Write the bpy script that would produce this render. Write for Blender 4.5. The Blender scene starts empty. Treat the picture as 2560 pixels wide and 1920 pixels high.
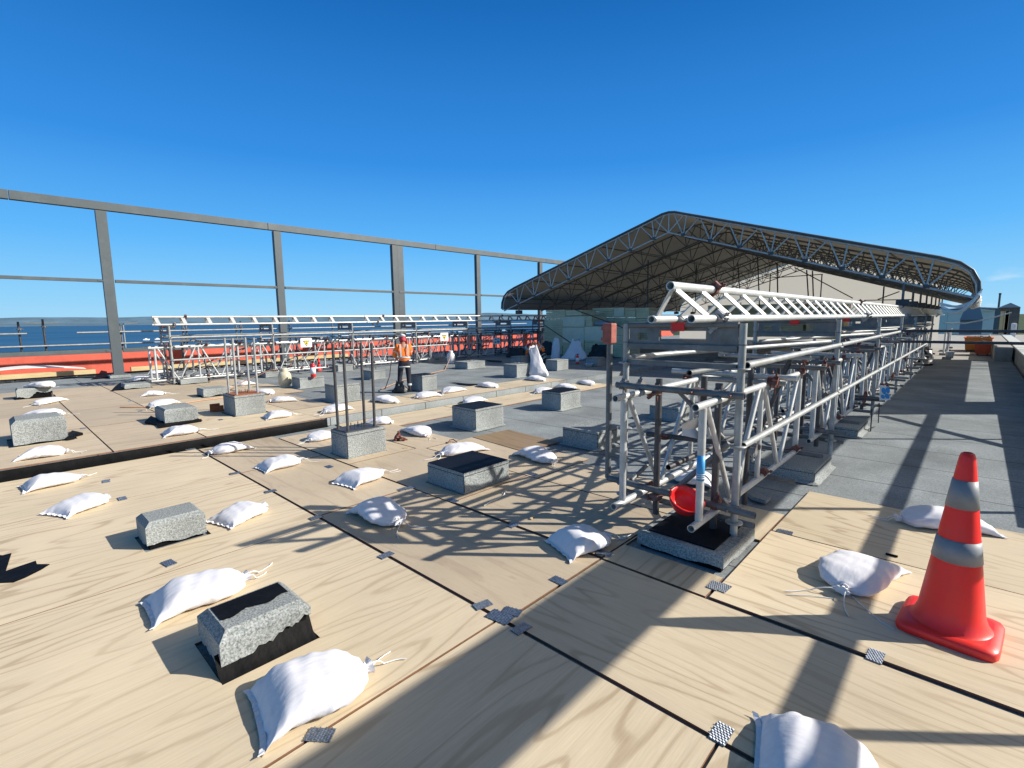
import bpy, bmesh, math, random
from mathutils import Vector, Matrix
R_=math.radians
sc=bpy.context.scene
# ------------------------------------------------------------------ camera, sky, sun
F_PX=1240.0; AZ=R_(43.1); PIT=R_(7.4); ROL=R_(.66); CAM_H=1.7
Fv=Vector((-math.sin(AZ)*math.cos(PIT),math.cos(AZ)*math.cos(PIT),-math.sin(PIT)))
R0=Vector((math.cos(AZ),math.sin(AZ),0)); U0=R0.cross(Fv)
Rv=R0*math.cos(ROL)-U0*math.sin(ROL); Uv=U0*math.cos(ROL)+R0*math.sin(ROL)
CAM=Vector((0,0,CAM_H))
cd=bpy.data.cameras.new('camera'); cam=bpy.data.objects.new('camera',cd); sc.collection.objects.link(cam)
cam.matrix_world=Matrix(((Rv.x,Uv.x,-Fv.x,CAM.x),(Rv.y,Uv.y,-Fv.y,CAM.y),(Rv.z,Uv.z,-Fv.z,CAM.z),(0,0,0,1)))
cd.sensor_width=36; cd.lens=36*F_PX/2560; cd.clip_start=.05; cd.clip_end=40000
sc.camera=cam
SUN_EL=R_(31); SUN_AZ=R_(50.5)
w=bpy.data.worlds.new('World'); sc.world=w; w.use_nodes=True
nt=w.node_tree; bg=nt.nodes['Background']
sky=nt.nodes.new('ShaderNodeTexSky'); sky.sky_type='NISHITA'; sky.sun_disc=False
sky.sun_elevation=SUN_EL; sky.sun_rotation=SUN_AZ; sky.altitude=0; sky.air_density=1.0; sky.dust_density=.15; sky.ozone_density=3.0
hs=nt.nodes.new('ShaderNodeHueSaturation'); hs.inputs['Saturation'].default_value=1.3; hs.inputs['Value'].default_value=1.0
nt.links.new(sky.outputs[0],hs.inputs['Color'])
tcg=nt.nodes.new('ShaderNodeTexCoord'); sg=nt.nodes.new('ShaderNodeSeparateXYZ'); nt.links.new(tcg.outputs['Generated'],sg.inputs[0])
gr=nt.nodes.new('ShaderNodeValToRGB'); nt.links.new(sg.outputs[2],gr.inputs[0]); ge=gr.color_ramp.elements
SKC=[(0,(2.7,5.1,6.9)),(.05,(1.9,4.6,7.1)),(.14,(.85,3.5,7.1)),(.28,(.28,2.05,5.8)),(.5,(.08,1.08,3.7)),(.7,(.25,.9,1.9)),(1,(.45,.8,1.3))]
for i,(p_,c_) in enumerate(SKC):
    q_=ge[0] if i==0 else (ge[-1] if i==len(SKC)-1 else ge.new(p_)); q_.position=p_; q_.color=(*[v/10 for v in c_],1)
gm=nt.nodes.new('ShaderNodeVectorMath'); gm.operation='SCALE'; gm.inputs[3].default_value=10; nt.links.new(gr.outputs[0],gm.inputs[0])
gx=nt.nodes.new('ShaderNodeMix'); gx.data_type='RGBA'; gx.inputs[0].default_value=.97; nt.links.new(hs.outputs[0],gx.inputs[6]); nt.links.new(gm.outputs[0],gx.inputs[7])
# warm sky glow around the sun, added out of view to offset blue fill
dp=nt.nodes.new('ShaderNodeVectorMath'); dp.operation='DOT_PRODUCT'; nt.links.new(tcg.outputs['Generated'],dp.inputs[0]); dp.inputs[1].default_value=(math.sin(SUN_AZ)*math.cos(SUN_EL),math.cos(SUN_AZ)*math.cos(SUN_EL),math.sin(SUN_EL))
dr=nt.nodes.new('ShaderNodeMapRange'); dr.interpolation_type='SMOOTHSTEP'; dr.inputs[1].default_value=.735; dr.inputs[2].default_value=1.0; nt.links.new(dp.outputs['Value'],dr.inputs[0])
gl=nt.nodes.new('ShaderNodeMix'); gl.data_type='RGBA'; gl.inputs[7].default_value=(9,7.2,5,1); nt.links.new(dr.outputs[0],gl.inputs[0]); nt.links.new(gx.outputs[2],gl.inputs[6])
# small low clouds near the horizon
tc=nt.nodes.new('ShaderNodeTexCoord'); mp=nt.nodes.new('ShaderNodeMapping'); mp.inputs['Scale'].default_value=(6,6,22)
nz=nt.nodes.new('ShaderNodeTexNoise'); nz.inputs['Scale'].default_value=1.6; nz.inputs['Detail'].default_value=6
cr=nt.nodes.new('ShaderNodeValToRGB'); cr.color_ramp.elements[0].position=.60; cr.color_ramp.elements[1].position=.74
sx=nt.nodes.new('ShaderNodeSeparateXYZ'); r1=nt.nodes.new('ShaderNodeMapRange'); r1.inputs[1].default_value=.0; r1.inputs[2].default_value=.02
r2=nt.nodes.new('ShaderNodeMapRange'); r2.inputs[1].default_value=.075; r2.inputs[2].default_value=.03
m1=nt.nodes.new('ShaderNodeMath'); m1.operation='MULTIPLY'; m2=nt.nodes.new('ShaderNodeMath'); m2.operation='MULTIPLY'
mx=nt.nodes.new('ShaderNodeMix'); mx.data_type='RGBA'; mx.inputs[7].default_value=(6,6.6,7.2,1)
L=nt.links.new
L(tc.outputs['Generated'],mp.inputs[0]); L(mp.outputs[0],nz.inputs['Vector']); L(nz.outputs[0],cr.inputs[0])
L(tc.outputs['Generated'],sx.inputs[0]); L(sx.outputs[2],r1.inputs[0]); L(sx.outputs[2],r2.inputs[0])
L(r1.outputs[0],m1.inputs[0]); L(r2.outputs[0],m1.inputs[1]); L(m1.outputs[0],m2.inputs[0]); L(cr.outputs[0],m2.inputs[1])
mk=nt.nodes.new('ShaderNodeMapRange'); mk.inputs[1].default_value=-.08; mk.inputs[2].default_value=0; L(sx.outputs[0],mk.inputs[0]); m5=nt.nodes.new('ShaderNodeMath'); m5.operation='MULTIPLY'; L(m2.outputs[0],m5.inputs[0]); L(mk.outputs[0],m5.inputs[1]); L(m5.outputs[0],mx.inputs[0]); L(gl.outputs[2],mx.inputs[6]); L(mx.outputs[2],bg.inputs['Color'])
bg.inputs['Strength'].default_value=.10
sl=bpy.data.lights.new('sun','SUN'); so=bpy.data.objects.new('sun',sl); sc.collection.objects.link(so)
sl.energy=5.0; sl.angle=R_(.53); sl.color=(1,.955,.88)
sdir=Vector((math.sin(SUN_AZ)*math.cos(SUN_EL),math.cos(SUN_AZ)*math.cos(SUN_EL),math.sin(SUN_EL)))
so.rotation_euler=sdir.to_track_quat('Z','Y').to_euler(); so.location=(20,10,20)
sc.view_settings.view_transform='Standard'; sc.view_settings.look='None'; sc.view_settings.exposure=.45; sc.view_settings.gamma=1
# ------------------------------------------------------------------ measuring helpers (photo points -> places on known planes)
TL={'S':(0,0,1),'D':(0,0,1.1573),'T3':(0,840,.3617),'T4':(700,840,.3617),'BL':(0,1280,.5787),'BR':(1280,1280,.5787),'Z1':(1400,660,.2712),'Z2':(1450,950,.3014),'Z3':(1900,660,.2984),'L1':(0,440,.3165),'L2':(380,760,.226),'L3':(800,760,.226),'L4':(1200,700,.229),'Z4':(1220,500,.5696),'ZL':(0,760,.1808),'ZR':(2240,700,.14467),'Z5':(1820,600,.208)}
def ray(t,x,y):
    a,b,s=TL[t]; x=a+x*s; y=b+y*s
    return Fv*F_PX+Rv*(x-1280)+Uv*(960-y)
def G(t,x,y,z=0.):
    d=ray(t,x,y); return CAM+d*((z-CAM_H)/d.z)
def onX(t,x,y,X): d=ray(t,x,y); return CAM+d*(X/d.x)
def onY(t,x,y,Y): d=ray(t,x,y); return CAM+d*(Y/d.y)
# ------------------------------------------------------------------ materials
def nodes(name):
    m=bpy.data.materials.new(name); m.use_nodes=True; t=m.node_tree; return m,t,t.nodes['Principled BSDF'],t.nodes.new,t.links.new
def mat(name,c,rough=.6,metal=0,var=.15,vs=6,bump=.0,bs=60,dirt=None,dirt_amt=.5,dirt_s=3,spec=.5,coord='Object',stretch=(1,1,1)):
    m,t,b,N,K=nodes(name)
    tc=N('ShaderNodeTexCoord'); mp=N('ShaderNodeMapping'); mp.inputs['Scale'].default_value=stretch; K(tc.outputs[coord],mp.inputs[0])
    oi=N('ShaderNodeObjectInfo')
    n=N('ShaderNodeTexNoise'); n.noise_dimensions='4D'; n.inputs['Scale'].default_value=vs; n.inputs['Detail'].default_value=6; n.inputs['Roughness'].default_value=.65
    K(mp.outputs[0],n.inputs['Vector']); mm=N('ShaderNodeMath'); mm.operation='MULTIPLY'; mm.inputs[1].default_value=40; K(oi.outputs['Random'],mm.inputs[0]); K(mm.outputs[0],n.inputs['W'])
    r=N('ShaderNodeMapRange'); r.inputs[1].default_value=.3; r.inputs[2].default_value=.7; r.inputs[3].default_value=1-var; r.inputs[4].default_value=1+var; K(n.outputs[0],r.inputs[0])
    mu=N('ShaderNodeMix'); mu.data_type='RGBA'; mu.blend_type='MULTIPLY'; mu.inputs[0].default_value=1; mu.inputs[6].default_value=(*c,1)
    cc=N('ShaderNodeCombineColor'); 
    for i in range(3): K(r.outputs[0],cc.inputs[i])
    K(cc.outputs[0],mu.inputs[7]); out=mu.outputs[2]
    if dirt:
        n2=N('ShaderNodeTexNoise'); n2.inputs['Scale'].default_value=dirt_s; n2.inputs['Detail'].default_value=8; n2.inputs['Roughness'].default_value=.7; K(mp.outputs[0],n2.inputs['Vector'])
        r2=N('ShaderNodeValToRGB'); r2.color_ramp.elements[0].position=.5; r2.color_ramp.elements[1].position=.68; K(n2.outputs[0],r2.inputs[0])
        m3=N('ShaderNodeMath'); m3.operation='MULTIPLY'; m3.inputs[1].default_value=dirt_amt; K(r2.outputs[0],m3.inputs[0])
        mx=N('ShaderNodeMix'); mx.data_type='RGBA'; mx.inputs[7].default_value=(*dirt,1); K(m3.outputs[0],mx.inputs[0]); K(out,mx.inputs[6]); out=mx.outputs[2]
    K(out,b.inputs['Base Color'])
    b.inputs['Roughness'].default_value=rough; b.inputs['Metallic'].default_value=metal; b.inputs['Specular IOR Level'].default_value=spec
    if bump>0:
        n3=N('ShaderNodeTexNoise'); n3.inputs['Scale'].default_value=bs; n3.inputs['Detail'].default_value=5; K(mp.outputs[0],n3.inputs['Vector'])
        bp=N('ShaderNodeBump'); bp.inputs['Strength'].default_value=bump; bp.inputs['Distance'].default_value=.01; K(n3.outputs[0],bp.inputs['Height']); K(bp.outputs[0],b.inputs['Normal'])
    return m
def plymat(name,light,dark,worn=0.,wcol=(.3,.2,.12),lines=8,contrast=.5):
    # veneer: contour lines of a noise stretched along the sheet's own X axis
    m,t,b,N,K=nodes(name)
    tc=N('ShaderNodeTexCoord'); oi=N('ShaderNodeObjectInfo'); mm=N('ShaderNodeMath'); mm.operation='MULTIPLY'; mm.inputs[1].default_value=60; K(oi.outputs['Random'],mm.inputs[0])
    def noise(scale,st,det,rough=.5):
        mp=N('ShaderNodeMapping'); mp.inputs['Scale'].default_value=st; K(tc.outputs['Object'],mp.inputs[0])
        n=N('ShaderNodeTexNoise'); n.noise_dimensions='4D'; n.inputs['Scale'].default_value=scale; n.inputs['Detail'].default_value=det; n.inputs['Roughness'].default_value=rough
        K(mp.outputs[0],n.inputs['Vector']); K(mm.outputs[0],n.inputs['W']); return n.outputs[0]
    base=noise(1.5,(.26,2.0,1),2.5,.4)
    wob=noise(7,(.4,2.6,1),3,.5)
    a=N('ShaderNodeMath'); a.operation='MULTIPLY_ADD'; a.inputs[1].default_value=lines*6.283; K(base,a.inputs[0])
    wb=N('ShaderNodeMath'); wb.operation='MULTIPLY'; wb.inputs[1].default_value=1.4; K(wob,wb.inputs[0]); K(wb.outputs[0],a.inputs[2])
    s=N('ShaderNodeMath'); s.operation='SINE'; K(a.outputs[0],s.inputs[0])
    r=N('ShaderNodeValToRGB'); e=r.color_ramp.elements
    mr=N('ShaderNodeMapRange'); mr.inputs[1].default_value=-1; mr.inputs[2].default_value=1; K(s.outputs[0],mr.inputs[0]); K(mr.outputs[0],r.inputs[0])
    e[0].position=0; e[0].color=(0,0,0,1); e[1].position=1; e[1].color=(1,1,1,1); q=e.new(.86); q.color=(.18,.18,.18,1); q=e.new(.95); q.color=(.75,.75,.75,1); q=e.new(.5); q.color=(.04,.04,.04,1)
    # patchy contrast
    pc=noise(1.1,(.6,1.2,1),2); pr=N('ShaderNodeMapRange'); pr.inputs[1].default_value=.35; pr.inputs[2].default_value=.65; pr.inputs[3].default_value=.25*contrast; pr.inputs[4].default_value=contrast; K(pc,pr.inputs[0])
    ml=N('ShaderNodeMath'); ml.operation='MULTIPLY'; K(r.outputs[0],ml.inputs[0]); K(pr.outputs[0],ml.inputs[1])
    mx=N('ShaderNodeMix'); mx.data_type='RGBA'; mx.inputs[6].default_value=(*light,1); mx.inputs[7].default_value=(*dark,1); K(ml.outputs[0],mx.inputs[0]); out=mx.outputs[2]
    # fine fibre streaks
    fs=noise(14,(.30,16,1),5,.75); fr=N('ShaderNodeMapRange'); fr.inputs[1].default_value=.25; fr.inputs[2].default_value=.75; fr.inputs[3].default_value=.80; fr.inputs[4].default_value=1.14; K(fs,fr.inputs[0])
    cc=N('ShaderNodeCombineColor'); 
    for i in range(3): K(fr.outputs[0],cc.inputs[i])
    mu=N('ShaderNodeMix'); mu.data_type='RGBA'; mu.blend_type='MULTIPLY'; mu.inputs[0].default_value=1; K(out,mu.inputs[6]); K(cc.outputs[0],mu.inputs[7]); out=mu.outputs[2]
    # broad tone change + marks
    bt=noise(.8,(1,1,1),4); br=N('ShaderNodeMapRange'); br.inputs[1].default_value=.3; br.inputs[2].default_value=.7; br.inputs[3].default_value=.88; br.inputs[4].default_value=1.08; K(bt,br.inputs[0])
    orr=N('ShaderNodeMath'); orr.operation='MULTIPLY_ADD'; orr.inputs[1].default_value=.2; orr.inputs[2].default_value=.89; K(oi.outputs['Random'],orr.inputs[0])
    br2=N('ShaderNodeMath'); br2.operation='MULTIPLY'; K(br.outputs[0],br2.inputs[0]); K(orr.outputs[0],br2.inputs[1])
    c2=N('ShaderNodeCombineColor'); 
    for i in range(3): K(br2.outputs[0],c2.inputs[i])
    mu2=N('ShaderNodeMix'); mu2.data_type='RGBA'; mu2.blend_type='MULTIPLY'; mu2.inputs[0].default_value=1; K(out,mu2.inputs[6]); K(c2.outputs[0],mu2.inputs[7]); out=mu2.outputs[2]
    st=noise(4,(1,2.4,1),7,.75); sr=N('ShaderNodeMapRange'); sr.inputs[1].default_value=.55; sr.inputs[2].default_value=.72; sr.inputs[3].default_value=0; sr.inputs[4].default_value=.18+worn; K(st,sr.inputs[0])
    mx3=N('ShaderNodeMix'); mx3.data_type='RGBA'; mx3.inputs[7].default_value=(*wcol,1); K(sr.outputs[0],mx3.inputs[0]); K(out,mx3.inputs[6])
    # grit, pin knots and boot scuffs
    sp=noise(55,(.8,1.3,1),3,.7); s1=N('ShaderNodeMapRange'); s1.inputs[1].default_value=.66; s1.inputs[2].default_value=.74; s1.inputs[3].default_value=0; s1.inputs[4].default_value=.55; K(sp,s1.inputs[0])
    sg=noise(1.7,(1,1,1),5,.7); s2=N('ShaderNodeMapRange'); s2.inputs[1].default_value=.5; s2.inputs[2].default_value=.66; s2.inputs[3].default_value=.12; s2.inputs[4].default_value=1; K(sg,s2.inputs[0])
    s3=N('ShaderNodeMath'); s3.operation='MULTIPLY'; K(s1.outputs[0],s3.inputs[0]); K(s2.outputs[0],s3.inputs[1])
    mx4=N('ShaderNodeMix'); mx4.data_type='RGBA'; mx4.inputs[7].default_value=(wcol[0]*.6,wcol[1]*.6,wcol[2]*.6,1); K(s3.outputs[0],mx4.inputs[0]); K(mx3.outputs[2],mx4.inputs[6])
    K(mx4.outputs[2],b.inputs['Base Color']); b.inputs['Roughness'].default_value=.62; b.inputs['Specular IOR Level'].default_value=.35
    bp=N('ShaderNodeBump'); bp.inputs['Strength'].default_value=.12; bp.inputs['Distance'].default_value=.004; K(fs,bp.inputs['Height']); K(bp.outputs[0],b.inputs['Normal'])
    return m
def granmat(name,c1,c2,lap=None,lapw=.016,seam=(.02,.022,.025)):
    # mineral-surfaced bitumen sheet; lap = (axis, spacing, offset) bleed lines
    m,t,b,N,K=nodes(name); tc=N('ShaderNodeTexCoord')
    v=N('ShaderNodeTexNoise'); v.inputs['Scale'].default_value=130; v.inputs['Detail'].default_value=3; v.inputs['Roughness'].default_value=.9; K(tc.outputs['Object'],v.inputs['Vector'])
    v2=N('ShaderNodeTexNoise'); v2.inputs['Scale'].default_value=85; v2.inputs['Detail'].default_value=4; K(tc.outputs['Object'],v2.inputs['Vector'])
    ad=N('ShaderNodeMath'); ad.operation='ADD'; K(v.outputs[0],ad.inputs[0]); K(v2.outputs[0],ad.inputs[1])
    r=N('ShaderNodeMapRange'); r.inputs[1].default_value=.75; r.inputs[2].default_value=1.25; K(ad.outputs[0],r.inputs[0])
    mx=N('ShaderNodeMix'); mx.data_type='RGBA'; mx.inputs[6].default_value=(*c1,1); mx.inputs[7].default_value=(*c2,1); K(r.outputs[0],mx.inputs[0]); out=mx.outputs[2]
    n=N('ShaderNodeTexNoise'); n.inputs['Scale'].default_value=1.1; n.inputs['Detail'].default_value=8; n.inputs['Roughness'].default_value=.6; K(tc.outputs['Object'],n.inputs['Vector'])
    nr=N('ShaderNodeMapRange'); nr.inputs[1].default_value=.3; nr.inputs[2].default_value=.7; nr.inputs[3].default_value=.70; nr.inputs[4].default_value=1.22; K(n.outputs[0],nr.inputs[0])
    cc=N('ShaderNodeCombineColor'); 
    for i in range(3): K(nr.outputs[0],cc.inputs[i])
    mu=N('ShaderNodeMix'); mu.data_type='RGBA'; mu.blend_type='MULTIPLY'; mu.inputs[0].default_value=1; K(out,mu.inputs[6]); K(cc.outputs[0],mu.inputs[7]); out=mu.outputs[2]
    if lap:
        ax,sp,off=lap; s=N('ShaderNodeSeparateXYZ'); K(tc.outputs['Object'],s.inputs[0])
        wn=N('ShaderNodeTexNoise'); wn.inputs['Scale'].default_value=2.5; K(tc.outputs['Object'],wn.inputs['Vector'])
        w1=N('ShaderNodeMath'); w1.operation='MULTIPLY_ADD'; w1.inputs[1].default_value=.03; K(wn.outputs[0],w1.inputs[0]); K(s.outputs[ax],w1.inputs[2])
        d=N('ShaderNodeMath'); d.operation='ADD'; d.inputs[1].default_value=off+1000*sp; K(w1.outputs[0],d.inputs[0])
        mo=N('ShaderNodeMath'); mo.operation='MODULO'; mo.inputs[1].default_value=sp; K(d.outputs[0],mo.inputs[0])
        lt=N('ShaderNodeMath'); lt.operation='LESS_THAN'; lt.inputs[1].default_value=lapw; K(mo.outputs[0],lt.inputs[0])
        m4=N('ShaderNodeMath'); m4.operation='MULTIPLY'; m4.inputs[1].default_value=.85; K(lt.outputs[0],m4.inputs[0])
        mx2=N('ShaderNodeMix'); mx2.data_type='RGBA'; mx2.inputs[7].default_value=(*seam,1); K(m4.outputs[0],mx2.inputs[0]); K(out,mx2.inputs[6]); out=mx2.outputs[2]
    K(out,b.inputs['Base Color']); b.inputs['Roughness'].default_value=.85; b.inputs['Specular IOR Level'].default_value=.3
    bp=N('ShaderNodeBump'); bp.inputs['Strength'].default_value=.35; bp.inputs['Distance'].default_value=.004; K(v.outputs[0],bp.inputs['Height']); K(bp.outputs[0],b.inputs['Normal'])
    return m
MT={}
MT['ply']=plymat('new_plywood',(.66,.545,.375),(.33,.225,.125),lines=13,contrast=.6)
MT['ply_old']=plymat('weathered_plywood',(.53,.43,.30),(.33,.24,.16),worn=.25,wcol=(.24,.16,.10),lines=7,contrast=.4)
MT['ply_brown']=plymat('brown_plywood',(.30,.21,.12),(.16,.10,.05),worn=.4,wcol=(.10,.065,.04),lines=7,contrast=.5)
MT['ply_edge']=mat('plywood_edge',(.20,.10,.055),.8,var=.3,vs=20)
MT['memb']=granmat('grey_cap_sheet_floor',(.145,.163,.166),(.31,.335,.34),lap=(1,.93,.30))
MT['memb2']=granmat('grey_cap_sheet_raised',(.145,.163,.166),(.31,.335,.34),lap=(1,.96,.1))
MT['block']=granmat('grey_cap_sheet_plinth',(.10,.115,.115),(.45,.47,.455))
MT['curb']=granmat('grey_cap_sheet_upstand',(.15,.17,.175),(.38,.41,.41),lap=(1,.98,.2))
MT['bit']=mat('black_bitumen',(.006,.006,.0065),.6,var=.5,vs=12,bump=.2,bs=60,spec=.08)
MT['bit_top']=mat('black_bitumen_sheet',(.007,.008,.012),.6,var=.5,vs=5,bump=.08,bs=30,spec=.12)
MT['galv']=mat('galvanised_steel',(.36,.375,.37),.5,.35,var=.25,vs=9,dirt=(.30,.24,.18),dirt_amt=.45,dirt_s=7,bump=.1,bs=80)
MT['galvd']=mat('dull_galvanised_steel',(.17,.18,.185),.55,.35,var=.3,vs=9,dirt=(.12,.09,.07),dirt_amt=.6,dirt_s=6,bump=.1,bs=80)
MT['dark']=mat('dark_bare_steel',(.09,.09,.095),.5,.6,var=.3,vs=9,dirt=(.16,.12,.10),dirt_amt=.5,dirt_s=12)
MT['alu']=mat('aluminium_tube',(.55,.56,.55),.45,.35,var=.2,vs=8,dirt=(.42,.38,.33),dirt_amt=.4,dirt_s=9,bump=.05,bs=90)
MT['aluw']=mat('bright_aluminium_tube',(.68,.70,.68),.42,.35,var=.12,vs=8,dirt=(.42,.38,.33),dirt_amt=.35,dirt_s=9)
MT['rust']=mat('rusty_clamp',(.17,.055,.04),.7,.2,var=.5,vs=30,dirt=(.35,.33,.32),dirt_amt=.6,dirt_s=14)
MT['clampg']=mat('zinc_clamp',(.33,.33,.33),.45,.7,var=.4,vs=30,dirt=(.2,.09,.06),dirt_amt=.7,dirt_s=18)
MT['rustplate']=mat('rusty_plate',(.30,.10,.04),.8,.1,var=.4,vs=25)
MT['frame']=mat('grey_painted_steel',(.085,.103,.112),.5,.1,var=.08,vs=2,dirt=(.16,.18,.18),dirt_amt=.4,dirt_s=1.5)
MT['sack']=mat('white_woven_sack',(.73,.72,.745),.65,var=.07,vs=5,bump=.45,bs=3.6,spec=.3,dirt=(.62,.58,.55),dirt_amt=.15,dirt_s=4,stretch=(2.2,7,5))
MT['cord']=mat('white_cord',(.74,.73,.70),.8)
MT['redlead']=mat('red_primer',(.34,.10,.075),.65,var=.3,vs=20)
MT['cone']=mat('orange_red_plastic',(1.0,.028,.022),.42,var=.06,vs=6,dirt=(.62,.08,.06),dirt_amt=.4,dirt_s=6,spec=.5)
MT['refl']=mat('silver_reflective_sleeve',(.24,.25,.265),.5,.0,var=.15,vs=10)
MT['plate']=mat('zinc_nail_plate',(.30,.34,.40),.4,.8,var=.5,vs=60)
MT['pvc_o']=mat('roof_sheeting_outside',(.42,.46,.47),.55,var=.15,vs=1.5,dirt=(.25,.26,.25),dirt_amt=.5,dirt_s=1.2)
MT['pvcw']=mat('white_wrap_sheeting',(.78,.78,.74),.5,var=.12,vs=3)
MT['wall']=mat('beige_render',(.50,.47,.42),.8,var=.1,vs=1.2,dirt=(.36,.33,.30),dirt_amt=.4,dirt_s=1)
MT['red']=mat('red_painted_parapet',(.62,.11,.065),.6,var=.12,vs=2,dirt=(.35,.06,.04),dirt_amt=.5,dirt_s=2)
MT['timber']=mat('yellow_timber',(.55,.43,.22),.7,var=.2,vs=4,stretch=(6,.6,6))
MT['insul']=mat('green_insulation_board',(.70,.60,.37),.85,var=.15,vs=3,dirt=(.58,.53,.38),dirt_amt=.7,dirt_s=1.2)
MT['insulw']=mat('white_wrapped_board',(.76,.69,.51),.8,var=.1,vs=3)
MT['conc']=mat('concrete',(.36,.35,.32),.85,var=.15,vs=2,bump=.2,bs=30,dirt=(.22,.22,.20),dirt_amt=.6,dirt_s=2)
MT['coping']=mat('pale_coping',(.55,.57,.54),.7,var=.12,vs=3)
MT['blockw']=mat('dark_blockwork',(.12,.12,.115),.9,var=.3,vs=4,dirt=(.22,.17,.11),dirt_amt=.6,dirt_s=1.5)
MT['orange']=mat('orange_bin_plastic',(.75,.22,.02),.45,var=.1,vs=4,dirt=(.4,.14,.03),dirt_amt=.4)
MT['binred']=mat('red_orange_bin',(.58,.085,.03),.5,var=.15,vs=4)
MT['black']=mat('black_plastic',(.015,.015,.016),.45)
MT['blue']=mat('blue_plastic',(.03,.28,.62),.4)
MT['sticker']=mat('light_blue_sticker',(.06,.36,.70),.4)
MT['white']=mat('white_paint',(.75,.76,.76),.5,var=.06,dirt=(.5,.5,.48),dirt_amt=.3)
MT['yellow']=mat('warning_yellow',(.85,.62,.03),.5)
MT['redp']=mat('red_plastic',(.70,.02,.02),.35)
MT['cream']=mat('cream_cylinder_paint',(.58,.53,.38),.35,var=.1,dirt=(.2,.15,.1),dirt_amt=.5,dirt_s=8)
MT['hiviz']=mat('orange_high_visibility_cloth',(.95,.20,.02),.75,var=.1,vs=12,bump=.3,bs=12)
MT['hivizs']=mat('silver_stripe_cloth',(.50,.51,.50),.5)
MT['navy']=mat('navy_work_trousers',(.015,.017,.028),.85,bump=.3,bs=12)
MT['skin']=mat('skin',(.45,.24,.16),.55)
MT['boot']=mat('black_boot_leather',(.02,.018,.017),.5)
MT['hair']=mat('dark_hair',(.02,.013,.01),.7)
MT['snood']=mat('dark_red_neck_cover',(.45,.03,.05),.7)
MT['hose']=mat('orange_rubber_hose',(.50,.28,.16),.6)
MT['grass']=mat('far_grass',(.045,.075,.035),.95,var=.35,vs=.02,spec=.1)
MT['hill']=mat('hazed_far_hill',(.11,.18,.24),1,var=.25,vs=.003,spec=.0)  # distance haze painted into the bluish base colour
MT['roofw']=mat('white_metal_roof',(.90,.82,.70),.5,var=.06)
MT['roofb']=mat('blue_grey_cladding',(.26,.30,.34),.5,var=.08,vs=.5)
MT['water']=None
m,t,b,N,K=nodes('sea_water'); b.inputs['Base Color'].default_value=(.018,.075,.15,1); b.inputs['Roughness'].default_value=.5; b.inputs['Specular IOR Level'].default_value=.25
tc=N('ShaderNodeTexCoord'); mp=N('ShaderNodeMapping'); mp.inputs['Scale'].default_value=(.012,.0025,1); nn=N('ShaderNodeTexNoise'); nn.inputs['Scale'].default_value=1; nn.inputs['Detail'].default_value=8; nn.inputs['Roughness'].default_value=.65
K(tc.outputs['Object'],mp.inputs[0]); K(mp.outputs[0],nn.inputs['Vector'])
cr2=N('ShaderNodeValToRGB'); e=cr2.color_ramp.elements; e[0].position=.35; e[0].color=(.010,.058,.14,1); e[1].position=.72; e[1].color=(.045,.13,.22,1); K(nn.outputs[0],cr2.inputs[0]); K(cr2.outputs[0],b.inputs['Base Color']); MT['water']=m
# translucent sheeting of the shelter roof
m,t,b,N,K=nodes('roof_sheeting_inside'); tc=N('ShaderNodeTexCoord'); nn=N('ShaderNodeTexNoise'); nn.inputs['Scale'].default_value=.9; nn.inputs['Detail'].default_value=8; K(tc.outputs['Object'],nn.inputs['Vector'])
cr3=N('ShaderNodeValToRGB'); e=cr3.color_ramp.elements; e[0].position=.3; e[0].color=(.31,.295,.265,1); e[1].position=.7; e[1].color=(.45,.43,.39,1); K(nn.outputs[0],cr3.inputs[0]); K(cr3.outputs[0],b.inputs['Base Color']); b.inputs['Roughness'].default_value=.6
tr=N('ShaderNodeBsdfTranslucent'); tr.inputs[0].default_value=(.50,.47,.40,1); ms=N('ShaderNodeMixShader'); ms.inputs[0].default_value=.42
K(b.outputs[0],ms.inputs[1]); K(tr.outputs[0],ms.inputs[2]); K(ms.outputs[0],t.nodes['Material Output'].inputs['Surface']); MT['pvc']=m
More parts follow.
